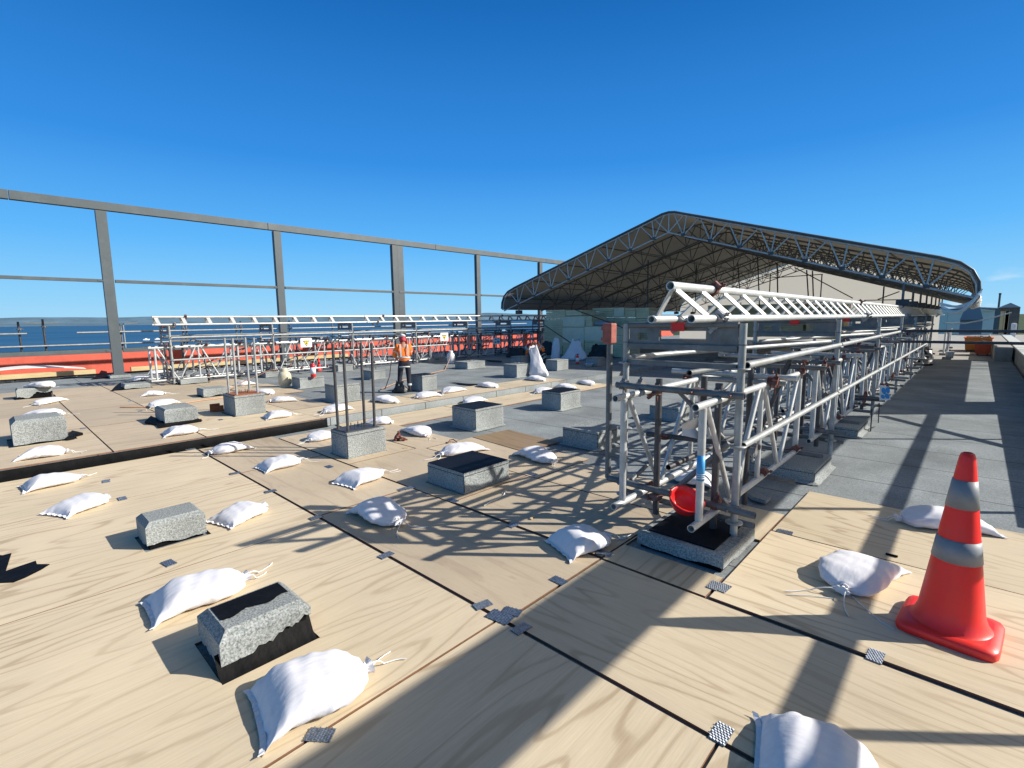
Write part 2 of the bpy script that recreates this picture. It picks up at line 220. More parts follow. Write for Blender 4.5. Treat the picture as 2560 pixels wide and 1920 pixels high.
# ------------------------------------------------------------------ mesh helpers
def link(o): sc.collection.objects.link(o); return o
def tag(o,label,cat,group=None):
    o['label']=label; o['category']=cat
    if group: o['group']=group
    return o
def thing(name,label,cat,loc=(0,0,0),group=None,rz=0):
    o=link(bpy.data.objects.new(name,None)); o.location=loc; o.rotation_euler=(0,0,rz); o.empty_display_size=.1
    return tag(o,label,cat,group)
class MB:
    def __init__(s): s.v=[]; s.f=[]; s.mi=[]; s.sm=[]
    def add(s,vs,fs,mi=0,sm=False):
        n=len(s.v); s.v+= [tuple(v) for v in vs]; s.f+=[tuple(i+n for i in f) for f in fs]; s.mi+=[mi]*len(fs); s.sm+=[sm]*len(fs); return s
    def box(s,x0,x1,y0,y1,z0,z1,mi=0):
        vs=[(x,y,z) for z in(z0,z1) for x,y in((x0,y0),(x1,y0),(x1,y1),(x0,y1))]
        return s.add(vs,[(0,3,2,1),(4,5,6,7),(0,1,5,4),(1,2,6,5),(2,3,7,6),(3,0,4,7)],mi)
    def obox(s,c,ax,ay,az,hx,hy,hz,mi=0):
        c=Vector(c); vs=[c+ax*(hx*a)+ay*(hy*b)+az*(hz*d) for d in(-1,1) for a,b in((-1,-1),(1,-1),(1,1),(-1,1))]
        return s.add(vs,[(0,3,2,1),(4,5,6,7),(0,1,5,4),(1,2,6,5),(2,3,7,6),(3,0,4,7)],mi)
    def bar(s,p,q,w,t,up=(0,0,1),mi=0):
        p=Vector(p);q=Vector(q);d=(q-p); l=d.length; d.normalize(); u=Vector(up); a=d.cross(u); 
        if a.length<1e-4: a=d.cross(Vector((1,0,0)))
        a.normalize(); b=a.cross(d); return s.obox((p+q)/2,d,a,b,l/2,w/2,t/2,mi)
    def tube(s,p,q,r,n=12,hollow=False,r2=None,mi=0):
        p=Vector(p);q=Vector(q);d=(q-p).normalized(); a=d.orthogonal().normalized(); b=d.cross(a); r2=r if r2 is None else r2
        def ring(c,rr): return [c+(a*math.cos(6.28318*i/n)+b*math.sin(6.28318*i/n))*rr for i in range(n)]
        s.add(ring(p,r)+ring(q,r2),[(i,(i+1)%n,n+(i+1)%n,n+i) for i in range(n)],mi,True)
        if hollow:
            ri=r*.82; s.add(ring(p,ri)+ring(q,ri),[(i,n+i,n+(i+1)%n,(i+1)%n) for i in range(n)],mi,True)
            for c,fl in((p,0),(q,1)): s.add(ring(c,r)+ring(c,ri),[((i,n+i,n+(i+1)%n,(i+1)%n) if not fl else (i,(i+1)%n,n+(i+1)%n,n+i)) for i in range(n)],mi)
        else:
            s.add(ring(p,r),[tuple(range(n-1,-1,-1))],mi); s.add(ring(q,r2),[tuple(range(n))],mi)
        return s
    def sweep(s,pts,r,n=6,mi=0):
        pts=[Vector(p) for p in pts]; rings=[]
        rr=r if isinstance(r,(list,tuple)) else [r]*len(pts)
        a=None
        for i,p in enumerate(pts):
            d=(pts[min(i+1,len(pts)-1)]-pts[max(i-1,0)]).normalized()
            a=d.orthogonal().normalized() if a is None else (a-d*a.dot(d)).normalized(); b=d.cross(a)
            rings+= [p+(a*math.cos(6.28318*k/n)+b*math.sin(6.28318*k/n))*rr[i] for k in range(n)]
        m=len(pts); fs=[(i*n+k,i*n+(k+1)%n,(i+1)*n+(k+1)%n,(i+1)*n+k) for i in range(m-1) for k in range(n)]
        s.add(rings,fs,mi,True); s.add(rings[:n],[tuple(range(n-1,-1,-1))],mi); s.add(rings[-n:],[tuple(range(n))],mi); return s
    def lathe(s,prof,n=24,c=(0,0,0),mi=0,sm=True):
        vs=[(c[0]+r*math.cos(6.28318*k/n),c[1]+r*math.sin(6.28318*k/n),c[2]+z) for r,z in prof for k in range(n)]
        m=len(prof); s.add(vs,[(i*n+k,i*n+(k+1)%n,(i+1)*n+(k+1)%n,(i+1)*n+k) for i in range(m-1) for k in range(n)],mi,sm); return s
    def slab(s,x0,x1,y0,y1,z0,z1,holes=(),mi=0,side=0):
        xs=sorted({x0,x1}|{max(x0,min(x1,h[k])) for h in holes for k in(0,1)}); ys=sorted({y0,y1}|{max(y0,min(y1,h[k])) for h in holes for k in(2,3)})
        def solid(i,j):
            if i<0 or j<0 or i>=len(xs)-1 or j>=len(ys)-1: return False
            cx=(xs[i]+xs[i+1])/2; cy=(ys[j]+ys[j+1])/2
            return not any(h[0]<cx<h[1] and h[2]<cy<h[3] for h in holes)
        for i in range(len(xs)-1):
            for j in range(len(ys)-1):
                if not solid(i,j): continue
                a,b,c,d=xs[i],xs[i+1],ys[j],ys[j+1]
                s.add([(a,c,z1),(b,c,z1),(b,d,z1),(a,d,z1)],[(0,1,2,3)],mi); s.add([(a,c,z0),(b,c,z0),(b,d,z0),(a,d,z0)],[(3,2,1,0)],mi)
                for ok,p,q in((solid(i-1,j),(a,d),(a,c)),(solid(i+1,j),(b,c),(b,d)),(solid(i,j-1),(a,c),(b,c)),(solid(i,j+1),(b,d),(a,d))):
                    if not ok: s.add([(*p,z0),(*q,z0),(*q,z1),(*p,z1)],[(0,1,2,3)],side)
        return s
    def build(s,name,mats,parent=None,local=False,kind=None,bevel=0,subd=0,smooth=None):
        me=bpy.data.meshes.new(name); off=parent.location if (parent and not local and parent.type=='EMPTY') else Vector((0,0,0))
        if parent and not local and parent.type!='EMPTY' and parent.parent: off=parent.parent.location
        me.from_pydata([(v[0]-off[0],v[1]-off[1],v[2]-off[2]) for v in s.v],[],s.f)
        for m in (mats if isinstance(mats,(list,tuple)) else [mats]): me.materials.append(MT[m] if isinstance(m,str) else m)
        me.polygons.foreach_set('material_index',s.mi); me.polygons.foreach_set('use_smooth',[bool(x) if smooth is None else smooth for x in s.sm]); me.update()
        if bevel or subd:
            bm=bmesh.new(); bm.from_mesh(me); bmesh.ops.remove_doubles(bm,verts=bm.verts,dist=1e-5); bm.to_mesh(me); bm.free()
        o=link(bpy.data.objects.new(name,me))
        if parent: o.parent=parent
        if kind: o['kind']=kind
        if bevel:
            md=o.modifiers.new('b','BEVEL'); md.width=bevel; md.segments=2; md.limit_method='ANGLE'
        if subd:
            md=o.modifiers.new('s','SUBSURF'); md.levels=subd; md.render_levels=subd
        return o
def ORD(i): return ['first','second','third','fourth','fifth','sixth','seventh','eighth','ninth','tenth','eleventh','twelfth','thirteenth','fourteenth'][i]
rnd=random.Random(7)
DZ=.12          # height of the raised roof beyond the step
# ------------------------------------------------------------------ ground, sea, roof
MB().box(-30000,30000,-30000,30000,-12.6,-12.5).build('ground','grass',kind='structure')
sea=MB(); sea.add([(-330,-30000,-12.45),(-330,60000,-12.45),(-30000,60000,-12.45),(-30000,-30000,-12.45)],[(0,1,2,3)]); sea.build('water','water',kind='structure')
def ridge(x,y0,y1,h,seed,name,n=160,base=-12):
    r=random.Random(seed); ph=[(r.uniform(0,6.28),r.uniform(.5,1)) for _ in range(6)]; mb=MB(); vs=[]
    for i in range(n+1):
        t=i/n; y=y0+(y1-y0)*t; k=sum(a*math.sin(p+t*6.28*(2**j)*.9)/(1.6**j) for j,(p,a) in enumerate(ph))
        z=h*(.62+.22*k); vs+=[(x,y,base),(x-900,y,base+max(6,z)),(x-2500,y,base)]
    fs=[]
    for i in range(n): a=i*3; fs+=[(a,a+3,a+4,a+1),(a+1,a+4,a+5,a+2)]
    mb.add(vs,fs,0,True); return mb.build(name,'hill',kind='structure')
ridge(-7000,-6000,16000,52,3,'far_shore'); ridge(-14000,-9000,24000,300,5,'hills')
roof=MB(); roof.box(-7.8,1.0,-3.2,25.4,-12.4,-.018); roof.build('roof_slab','memb',kind='structure')
rr=MB(); rr.box(-20.15,-7.8,-6,47,-12.4,DZ-.018); rr.build('raised_roof_slab','memb2',kind='structure')
MB().box(-7.8,3.2,25.42,60,-12.4,-.05).build('concrete_terrace','conc',kind='structure')
MB().box(-21.9,-20.17,-6,47,-12.4,-.5).build('roof_gutter','bit',kind='structure')
# upstand along the step: grey lapped part and black torn part
cu=thing('step_upstand','grey lapped membrane upstand along the roof step beyond the sheets','upstand',(-7.78,7,0))
MB().box(-7.795,-7.755,3.80,10.05,-.01,DZ-.004).build('lapped_facing','curb',cu)
tn=MB(); n=130
for i in range(n):
    y0=-3+6.78*i/n; y1=-3+6.78*(i+1)/n
    w0=.02+.004*math.sin(i*.35)+rnd.uniform(0,.0015)
    tn.add([(-7.797,y0,DZ-.02),(-7.797,y1,DZ-.02),(-7.797+w0,y1,.04),(-7.797+w0,y0,.04),(-7.70+w0,y1,-.012),(-7.70+w0,y0,-.012)],[(0,3,2,1),(3,5,4,2)],0,True)
tn.build('torn_black_facing','bit',cu)
# ------------------------------------------------------------------ plywood
NB1=(-2.93,-2.48,.62,1.10); NB2=(-4.82,-4.43,.69,1.13); NB12=(-6.05,-5.60,2.97,3.55); NB13=(-4.16,-3.55,3.08,3.76); NB27=(-1.82,-1.08,3.18,3.93)
def ply(x0,x1,y0,y1,label,axis='x',kind='ply',z=0.,holes=(),rot=0,t=.015):
    cx,cy=(x0+x1)/2,(y0+y1)/2; g=.004
    o_=MB()
    hs=[]
    for h in holes:
        if h[1]>x0 and h[0]<x1 and h[3]>y0 and h[2]<y1: hs.append(h)
    if axis=='x': o_.slab(x0-cx+g,x1-cx-g,y0-cy+g,y1-cy-g,-t,0,[(h[0]-cx,h[1]-cx,h[2]-cy,h[3]-cy) for h in hs],0,1); rz=0
    else: o_.slab(y0-cy+g,y1-cy-g,-(x1-cx)+g,-(x0-cx)-g,-t,0,[(h[2]-cy,h[3]-cy,-(h[1]-cx),-(h[0]-cx)) for h in hs],0,1); rz=math.pi/2
    o=o_.build('plywood_sheet',[kind,'ply_edge']); o.location=(cx,cy,z+rnd.uniform(-.0012,.0012)); o.rotation_euler=(0,0,rz+rot)
    return tag(o,label,'plywood','plywood sheets laid over the roof')
xs=[(-7.62,-6.02),(-6.02,-3.95),(-3.95,-1.875)]
P1='pale straight grained plywood sheet '
ply(-7.66,-6.0,-.9,1.866,P1+'at far left below the dark step','y')
ply(-6.0,-3.95,-.75,1.866,P1+'around the plinth with the square grey top','y',holes=(NB2,))
ply(-3.95,-1.875,-.9,1.866,P1+'around the half black plinth','y',holes=(NB1,))
ply(-1.868,-.635,-.9,1.866,P1+'crossed by the broad shadow at bottom centre','y')
ply(-.628,.6,.2,1.866,P1+'cut off at the bottom edge right of the nail plate','y')
P2='greyish worn plywood sheet '
ply(-7.62,-6.02,1.883,2.86,P2+'holding the shadow striped sandbag','x','ply_old')
ply(-6.01,-4.13,1.883,2.86,P2+'between the steel rod plinth and the long seam','x','ply_old')
ply(-4.12,-1.84,1.886,2.87,P2+'under the lattice shadow','x','ply_old')
ply(-1.828,.75,1.886,2.865,'pale plywood sheet with curved grain in front of the scaffold plinth','x')
ply(-7.45,-5.4,2.88,3.85,P2+'around the plinth carrying four dark rods','x','ply_old',holes=(NB12,))
ply(-5.39,-3.50,2.88,3.95,P2+'left of the low black topped plinth','x','ply_old',holes=(NB13,))
ply(-3.49,-1.845,2.90,3.95,P2+'covered by lattice shadow beside the scaffold','x','ply_old')
ply(-1.835,-1.09,2.88,4.6,'narrow plywood sheet with a cut-out under the scaffold end','y',holes=(NB27,))
ply(-1.08,1.0-.02,2.90,4.18,'pale plywood sheet under the traffic cone and sandbag','x',rot=R_(.4))
ply(-1.08,1.0-.02,4.185,5.4,'pale plywood sheet behind the cone beside the grey roof','x')
ply(-7.0,-5.3,3.86,4.55,P2+'under the black stained sandbag','x','ply_old')
ply(-5.29,-3.35,3.96,4.95,P2+'behind the low black topped plinth','x','ply_old')
ply(-3.34,-1.845,3.96,4.75,P2+'half in shadow left of the scaffold','x','ply_old')
ply(-5.25,-4.15,4.72,5.42,'small brown weathered plywood offcut on the grey roof','x','ply_brown',rot=R_(-6),z=.006,t=.012)
for i,(a,b) in enumerate(((3.9,6.2),(6.21,8.6),(8.61,11.1))):
    ply(-7.70,-6.80+.02*i,a,b,'narrow pale plywood strip below the lapped upstand, '+ORD(i)+' from the camera','y')
for i,(a,b) in enumerate(((3.72,5.95),(5.96,8.3),(8.31,10.4))):
    ply(-8.95+.12*i,-7.80,a,b,'narrow pale plywood strip on top of the lapped upstand, '+ORD(i)+' from the camera','y',z=DZ)
XB=[(-9.13,.17,.62,.58,.34),(-9.2,1.86,.62,.46,.24),(-9.12,2.85,.57,.50,.36),(-12.0,3.16,.48,.5,.17),(-15.0,2.29,.45,.52,.12),(-14.92,.43,.42,.57,.22),(-14.97,3.45,.66,.62,.12)]
HB=[(x-wd-.03,x+.05,y-.05,y+d+.05) for x,y,wd,d,h in XB]
k=0
for a,b,lab in ((-9.95,-7.80,'beside the dark step'),(-12.1,-9.96,'behind the tall grey plinth'),(-14.3,-12.11,'in the middle of the raised roof'),(-16.6,-14.31,'before the timber edge')):
    for c,d,kd,l2 in ((-4,-.9,'ply_old','outermost on the left'),(-.89,1.0,'ply_old','near the left picture edge'),(1.01,2.03,'ply_old','left of the thin seam'),(2.04,3.72,'ply','right of the thin seam')):
        if kd=='ply' and a<-14: kd='ply_old'
        ply(a,b,c,d,'%s plywood sheet %s, %s'%('tan creased' if kd=='ply_old' else 'pale',lab,l2),'y',kd,z=DZ,holes=HB)
for a,b,d,lab in ((-11.2,-8.96,4.5,'behind the rusty plated rod plinth'),(-13.4,-11.21,5.0,'before the gas bottle'),(-15.6,-13.41,4.9,'beside the far truss foot')):
    ply(a,b,3.725,d,'brown worn plywood sheet '+lab,'x','ply_old',z=DZ,holes=HB)
# ------------------------------------------------------------------ plinths
def plinth(x,y,wd,d,h,label,z0=0.,top=None,torn=0,chamfer=0,bolts=False,skirt=True,half=False):
    """(x,y) = near right bottom corner; body runs to x-wd and y+d"""
    o=thing('roof_plinth',label,'plinth',(x-wd/2,y+d/2,z0),'membrane covered plinths on the roof')
    x0,x1,y0,y1=x-wd,x,y,y+d; c=chamfer; B=.0
    zt=z0+h
    if torn:
        MB().box(x0+.02,x1-.02,y0+.02,y1-.02,z0-.015,zt-c-.012).build('black_core','bit',o)
        mb=MB(); per=[]
        n=26
        for (ax,ay,bx,by) in ((x0,y0,x1,y0),(x1,y0,x1,y1),(x1,y1,x0,y1),(x0,y1,x0,y0)):
            for i in range(n): per.append((ax+(bx-ax)*i/n,ay+(by-ay)*i/n))
        N_=len(per); r=random.Random(int(x*100)); ph=r.uniform(0,6)
        zb=[]
        for i in range(N_):
            q=torn*(.45+.35*math.sin(ph+i*.19)+.16*math.sin(i*.53+ph)+r.uniform(-.07,.07)); 
            if half:
                sd_,f_=divmod(i,n); f_/=n
                q={0:.045-.03*f_,1:.012+.10*min(1,f_*1.15),2:.11,3:.08-.04*f_}[sd_]+.010*math.sin(i*.9)+.007*math.sin(i*2.3)+r.uniform(-.004,.004)
            zb.append(z0+max(.004,q))
        def inset(p,a): 
            return (min(max(p[0],x0+a),x1-a),min(max(p[1],y0+a),y1-a))
        vs=[(*p,zb[i]) for i,p in enumerate(per)]+[(*p,zt-c) for p in per]+[(*inset(p,c),zt) for p in per]
        fs=[]
        for i in range(N_): j=(i+1)%N_; fs+=[(i,j,N_+j,N_+i),(N_+i,N_+j,2*N_+j,2*N_+i)]
        fs.append(tuple(2*N_+i for i in range(N_))); mb.add(vs,fs); ob=mb.build('cap_sheet_cover','block',o)
        if half:
            mb=MB(); pts=[]; m=24
            xa=x0+c+.015; ya=y0+c+.01; yb=y1-c-.01
            for i in range(m+1): 
                yy=ya+(yb-ya)*i/m; pts.append((x0+wd*(.60+.05*math.sin(i*.5)+r.uniform(-.015,.015)),yy))
            vs=[(p[0],p[1],zt+.004) for p in pts]+[(xa,p[1],zt+.004) for p in pts]
            mb.add(vs,[(i,i+1,m+2+i,m+1+i) for i in range(m)]); mb.build('black_top_patch','bit',o)
            # torn black base flange inside the cut-out
            mb=MB(); m=40; vs=[]
            for i in range(m+1):
                yy=y0-.02+(d+.02)*i/m; vs+=[(x1-.03,yy,z0+.10),(x1+.012,yy,z0+.02),(x1+.065+rnd.uniform(-.01,.01),yy,z0-.012)]
            mb.add(vs,[(3*i,3*i+1,3*i+4,3*i+3) for i in range(m)]+[(3*i+1,3*i+2,3*i+5,3*i+4) for i in range(m)],0,True); mb.build('black_flange','bit',o)
    else:
        mb=MB().box(x0,x1,y0,y1,z0-.01,zt)
        if skirt: 
            mb.add([(x1,y0-.0,z0+.015),(x1,y1,z0+.015),(x1+.05,y1+.02,z0-.008),(x1+.05,y0-.02,z0-.008),(x0,y0,z0+.015),(x0-.02,y0-.05,z0-.008),(x1,y0-.05,z0-.008)],[(0,3,2,1),(0,4,5,6),(0,6,3)])
        mb.build('cap_sheet_cover','block',o,bevel=.006)
        # seam line at top of upturned sheet
        e=.003; mb=MB(); s=.011
        mb.box(x0-e,x1+e,y0-e,y0+.0,zt-.03-s*.4,zt-.03); mb.box(x1,x1+e,y0,y1,zt-.03-s*.4,zt-.03); mb.box(x1-.0,x1+e,y0-e,y0+.004,z0+.02,zt-.03); mb.build('bitumen_bleed_line','bit',o)
    if top=='black':
        MB().box(x0+.008,x1-.008,y0+.008,y1-.008,zt,zt+.006).build('black_top_sheet','bit_top',o)
    if bolts:
        for bx,by in((.35,.4),(.35,.6),(.65,.4),(.65,.6)):
            MB().tube((x0+wd*bx,y0+d*by,zt),(x0+wd*bx,y0+d*by,zt+.09),.008,8).build('anchor_bolt','dark',o)
    return o
plinth(-2.55,.64,.36,.45,.20,'nearest plinth, its top half covered in torn black bitumen',0,torn=.17,chamfer=.042,half=True)
plinth(-4.47,.71,.33,.40,.20,'small all-grey plinth in a ply cut-out behind the half black one',0,torn=.04,chamfer=.035)
plinth(-9.13,.17,.62,.54,.33,'tall grey plinth at left picture edge with layered cap',DZ,torn=.02,chamfer=.05)
plinth(-9.2,1.86,.62,.46,.24,'square grey plinth left of the rusty rod plinth, with ragged base',DZ,torn=.05,chamfer=.03)
pr=plinth(-9.12,2.85,.57,.50,.34,'grey plinth with rusty plate and four bare steel rods',DZ,skirt=False)
plinth(-12.0,3.16,.48,.5,.17,'low grey plinth directly behind the rusty plated rod plinth',DZ,torn=.04,chamfer=.02)
plinth(-15.0,2.29,.45,.52,.12,'flat grey plinth with ragged black left side near the steel column',DZ,torn=.03,chamfer=.03)
plinth(-14.92,.43,.42,.57,.22,'grey plinth with black triangular tear and a sandbag on top',DZ,torn=.16,chamfer=.03)
plinth(-14.97,3.45,.66,.62,.12,'low grey plinth under the near foot of the left scaffold',DZ,torn=.02,chamfer=.01)
plinth(-11.76,5.13,.44,.62,.25,'grey plinth with a fire extinguisher standing on it',DZ)
plinth(-9.10,4.67,.46,.52,.34,'grey plinth seen between the four dark rods',DZ)
pd=plinth(-5.61,2.99,.42,.55,.32,'grey plinth with black plate and four dark rods',0,skirt=False)
plinth(-3.56,3.10,.58,.64,.21,'low wide plinth with shiny black top on the worn sheets',0,top='black',skirt=False)
plinth(-5.56,5.11,.56,.62,.33,'cube-like plinth with black top just beyond the brown offcut',0,top='black')
plinth(-5.60,7.31,.46,.64,.33,'cube-like plinth with black top, the farther of the two left of the scaffold',0,top='black')
plinth(-3.50,5.36,.57,.60,.23,'shaded grey plinth left of the scaffold end, beside lattice shadows',0)
plinth(-3.50,7.75,.52,.56,.22,'shaded grey plinth seen through the scaffold end',0)
plinth(-9.05,6.71,.45,.42,.35,'tall dark sided plinth right of the standing worker',DZ,top='black',skirt=False)
plinth(-12.0,7.2,.52,.45,.24,'shaded low plinth left of the standing worker',DZ,bolts=True)
plinth(-12.05,10.76,.62,.80,.22,'low plinth with bolts right of the far gas bottle',DZ,bolts=True)
plinth(-15.2,11.62,.60,.80,.16,'low flat plinth left of the far gas bottle',DZ)
plinth(-9.15,9.97,.5,.62,.35,'plinth with bolts beside the tall white bag',DZ,bolts=True)
plinth(-9.4,12.09,.45,.58,.32,'shaded plinth with pale top before the leaning white bags',DZ,skirt=False)
plinth(-9.2,14.0,.45,.5,.28,'shaded plinth nearest the insulation stacks, right of the bottle',DZ,skirt=False)
plinth(-14.8,7.71,.40,.52,.20,'low plinth in the left scaffold shadow behind the rods',DZ)
plinth(-14.95,5.55,.48,.40,.15,'small shaded plinth under the left scaffold',DZ,skirt=False)
plinth(-11.9,13.2,.5,.6,.25,'shaded plinth beside the black bags under the shelter',DZ,skirt=False)
plinth(-1.1,5.69,.62,.8,.13,'shaded low plinth under the second scaffold bay',0)
plinth(-1.12,8.3,.62,.9,.12,'low plinth under the third scaffold leg',0)
p27=plinth(-1.12,3.25,.64,.64,.10,'low plinth carrying the near end of the right scaffold',0,torn=.03,chamfer=.01)
MB().box(-1.70,-1.21,3.32,3.84,.10,.112).build('black_base_pad','bit_top',p27)
def rods(po,x0,x1,y0,y1,z,h,m,mp):
    g=MB().slab(x0-.045,x1+.045,y0-.045,y1+.045,z,z+.014); g.build('base_plate',mp,po)
    for x in(x0,x1):
        for y in(y0,y1): MB().tube((x,y,z+.014),(x+rnd.uniform(-.008,.008),y+rnd.uniform(-.008,.008),z+h),.0185,12,True).build('upright_rod',m,po)
    for i in range(4): MB().tube(((x0+x1)/2+(.05 if i%2 else -.05),(y0+y1)/2+(.05 if i>1 else -.05),z+.01),((x0+x1)/2+(.05 if i%2 else -.05),(y0+y1)/2+(.05 if i>1 else -.05),z+.075),.006,8).build('anchor_bolt','dark',po)
rods(pd,-5.94,-5.69,3.05,3.43,.32,1.10,'dark','dark'); rods(pr,-9.58,-9.2,2.92,3.26,DZ+.34,.98,'galv','rustplate')
# ------------------------------------------------------------------ sandbags
def sandbag(t,ax,ay,bx,by,label,z=None,wd=.34,h=.105,sx=1.,shaded=False,tail=.22,name='sandbag',lift=0,corner=1.0):
    zb=0. if z is None else z
    if z is None:
        p=G(t,ax,ay)
        if p.x<-8.3: zb=DZ
    A=G(t,ax,ay,zb); B=G(t,bx,by,zb+.045); B.z=zb
    d=(B-A); ln=max(.42,min(.62,d.length)); ang=math.atan2(d.y,d.x); c=(A+B)/2
    A=c-Vector((math.cos(ang),math.sin(ang),0))*ln/2
    sd=abs(hash((round(ax),round(ay),t=='T4')))%9999 if False else int(ax*7+ay*13)%9999
    r=random.Random(sd); o=thing(name,label,'sandbag',(A.x,A.y,zb+.002+lift),'white sandbags weighing down the plywood',ang)
    nu,nv=46,40; vs=[]
    ph=[r.uniform(0,6.28) for _ in range(8)]; skew=r.uniform(-.07,.07); fat=r.uniform(.92,1.12); hump=r.uniform(-.15,.15)
    for i in range(nu+1):
        u=i/nu
        if u<.93:
            q=u/.93
            wN=wd/2*min(1,(.5+.5*corner*1.0))*( (1-.16*math.sin(q*math.pi)**2*0) )
            wN=wd/2*((1.04-.10*min(1,q/.18)) if q<.55 else .94*math.sqrt(max(0,1-((q-.55)/.47)**2.3))+.02)
            hN=h*fat*(min(1,math.sin(min(q,.34)/.34*math.pi/2)**.62) if q<.34 else math.sqrt(max(0,1-((q-.34)/.70)**3.2)))
            hN*=1+hump*math.sin(q*6.28)
        else:
            q=(u-.93)/.07; wN=.020+.030*q; hN=.030+.016*q
        neck=0 if u<.93 else 1
        cz=hN/2 if u<.8 else hN/2*(1-(u-.8)/.2)+ (h*.33)*((u-.8)/.2)
        for k in range(nv):
            a=6.28318*k/nv; ca,sa=math.cos(a),math.sin(a)
            e=.62 if u<.85 else 1.0
            X=math.copysign(abs(ca)**e,ca)*wN; Z=math.copysign(abs(sa)**(.85 if u<.85 else 1),sa)*hN/2
            # pleats gathering into the tie, soft creases elsewhere
            g=max(0,(u-.55)/.38) if u<.93 else 1
            pl=math.sin(a*9+ph[0]+1.2*math.sin(u*5))*.5+math.sin(a*15+ph[1])*.35
            dr=pl*(.010*g**1.5 if u<.93 else .012)
            dr+=.007*math.sin(u*9+a*2+ph[2])*math.sin(a+ph[3])+.004*math.sin(u*21+ph[4]+3*ca)*(1 if sa>0 else .2)+.0035*math.sin(u*34+a*5+ph[5])
            if u<.06: dr*=.3
            f_=1+dr/max(.03,wN)
            x=u*ln+(.010*math.sin(a*2+ph[6]) if 0<u<.9 else 0) + (-.022*abs(ca)**4 if u<.1 else 0)*corner; y=X*f_+skew*u*ln*.6*math.sin(u*3); zz=cz+Z*f_
            if u<.08: zz+= .006*math.sin(X*60+ph[7])
            if u<.93: zz=max(0,zz) if zz>0 else zz*.05+.0
            vs.append((x,y,max(.0,zz)))
    fs=[(i*nv+k,i*nv+(k+1)%nv,(i+1)*nv+(k+1)%nv,(i+1)*nv+k) for i in range(nu) for k in range(nv)]
    w0=wd/2*1.05; hm=[]; nh=26
    for i in range(nh+1):
        yy=(-1+2*i/nh)*w0; cv=-.022*corner*abs(yy/w0)**4; rf=.006*math.sin(i*1.3+ph[0])+.004*math.sin(i*2.9+ph[3])+.008
        hm+=[(cv+.006,yy,.004+max(0,rf)*.5),(cv-.018,yy*1.03,max(.003,rf)),(cv-.018,yy*1.03,max(.003,rf)+.003),(cv+.006,yy,.010+max(0,rf)*.5)]
    hf=[(4*i+k,4*i+(k+1)%4,4*i+4+(k+1)%4,4*i+4+k) for i in range(nh) for k in range(4)]+[(0,1,2,3),(4*nh+3,4*nh+2,4*nh+1,4*nh)]
    mb=MB(); mb.add(hm,hf,0,False); mb.build('sewn_hem','sack',o,local=True)
    mb=MB(); mb.add(vs,[f[::-1] for f in fs],0,True); mb.add(vs[:nv],[tuple(range(nv))],0,True); mb.add(vs[-nv:],[tuple(range(nv-1,-1,-1))],0,True)
    mb.build('sack','sack',o,local=True)
    if tail>0:
        zn=h*.33; xn=.93*ln; mb=MB()
        pts=[(xn,.024*math.cos(a*.7),zn+.024*math.sin(a*.7)) for a in range(10)]; mb.sweep(pts,.005,5); 
        for s_ in(1,-1):
            a0=r.uniform(-.9,.9); L_=tail*r.uniform(.6,1.2); pts=[]
            for i in range(9):
                q=i/8; pts.append((xn+.02+L_*q*math.cos(a0)+.01*math.sin(q*9),s_*.015+L_*q*math.sin(a0)*s_+.02*math.sin(q*5+ph[1])*q,max(.005,zn*(1-q*1.7)+.015*math.sin(q*6))))
            mb.sweep(pts,.0035,5)
        mb.build('tie_cord','cord',o,local=True)
    return o
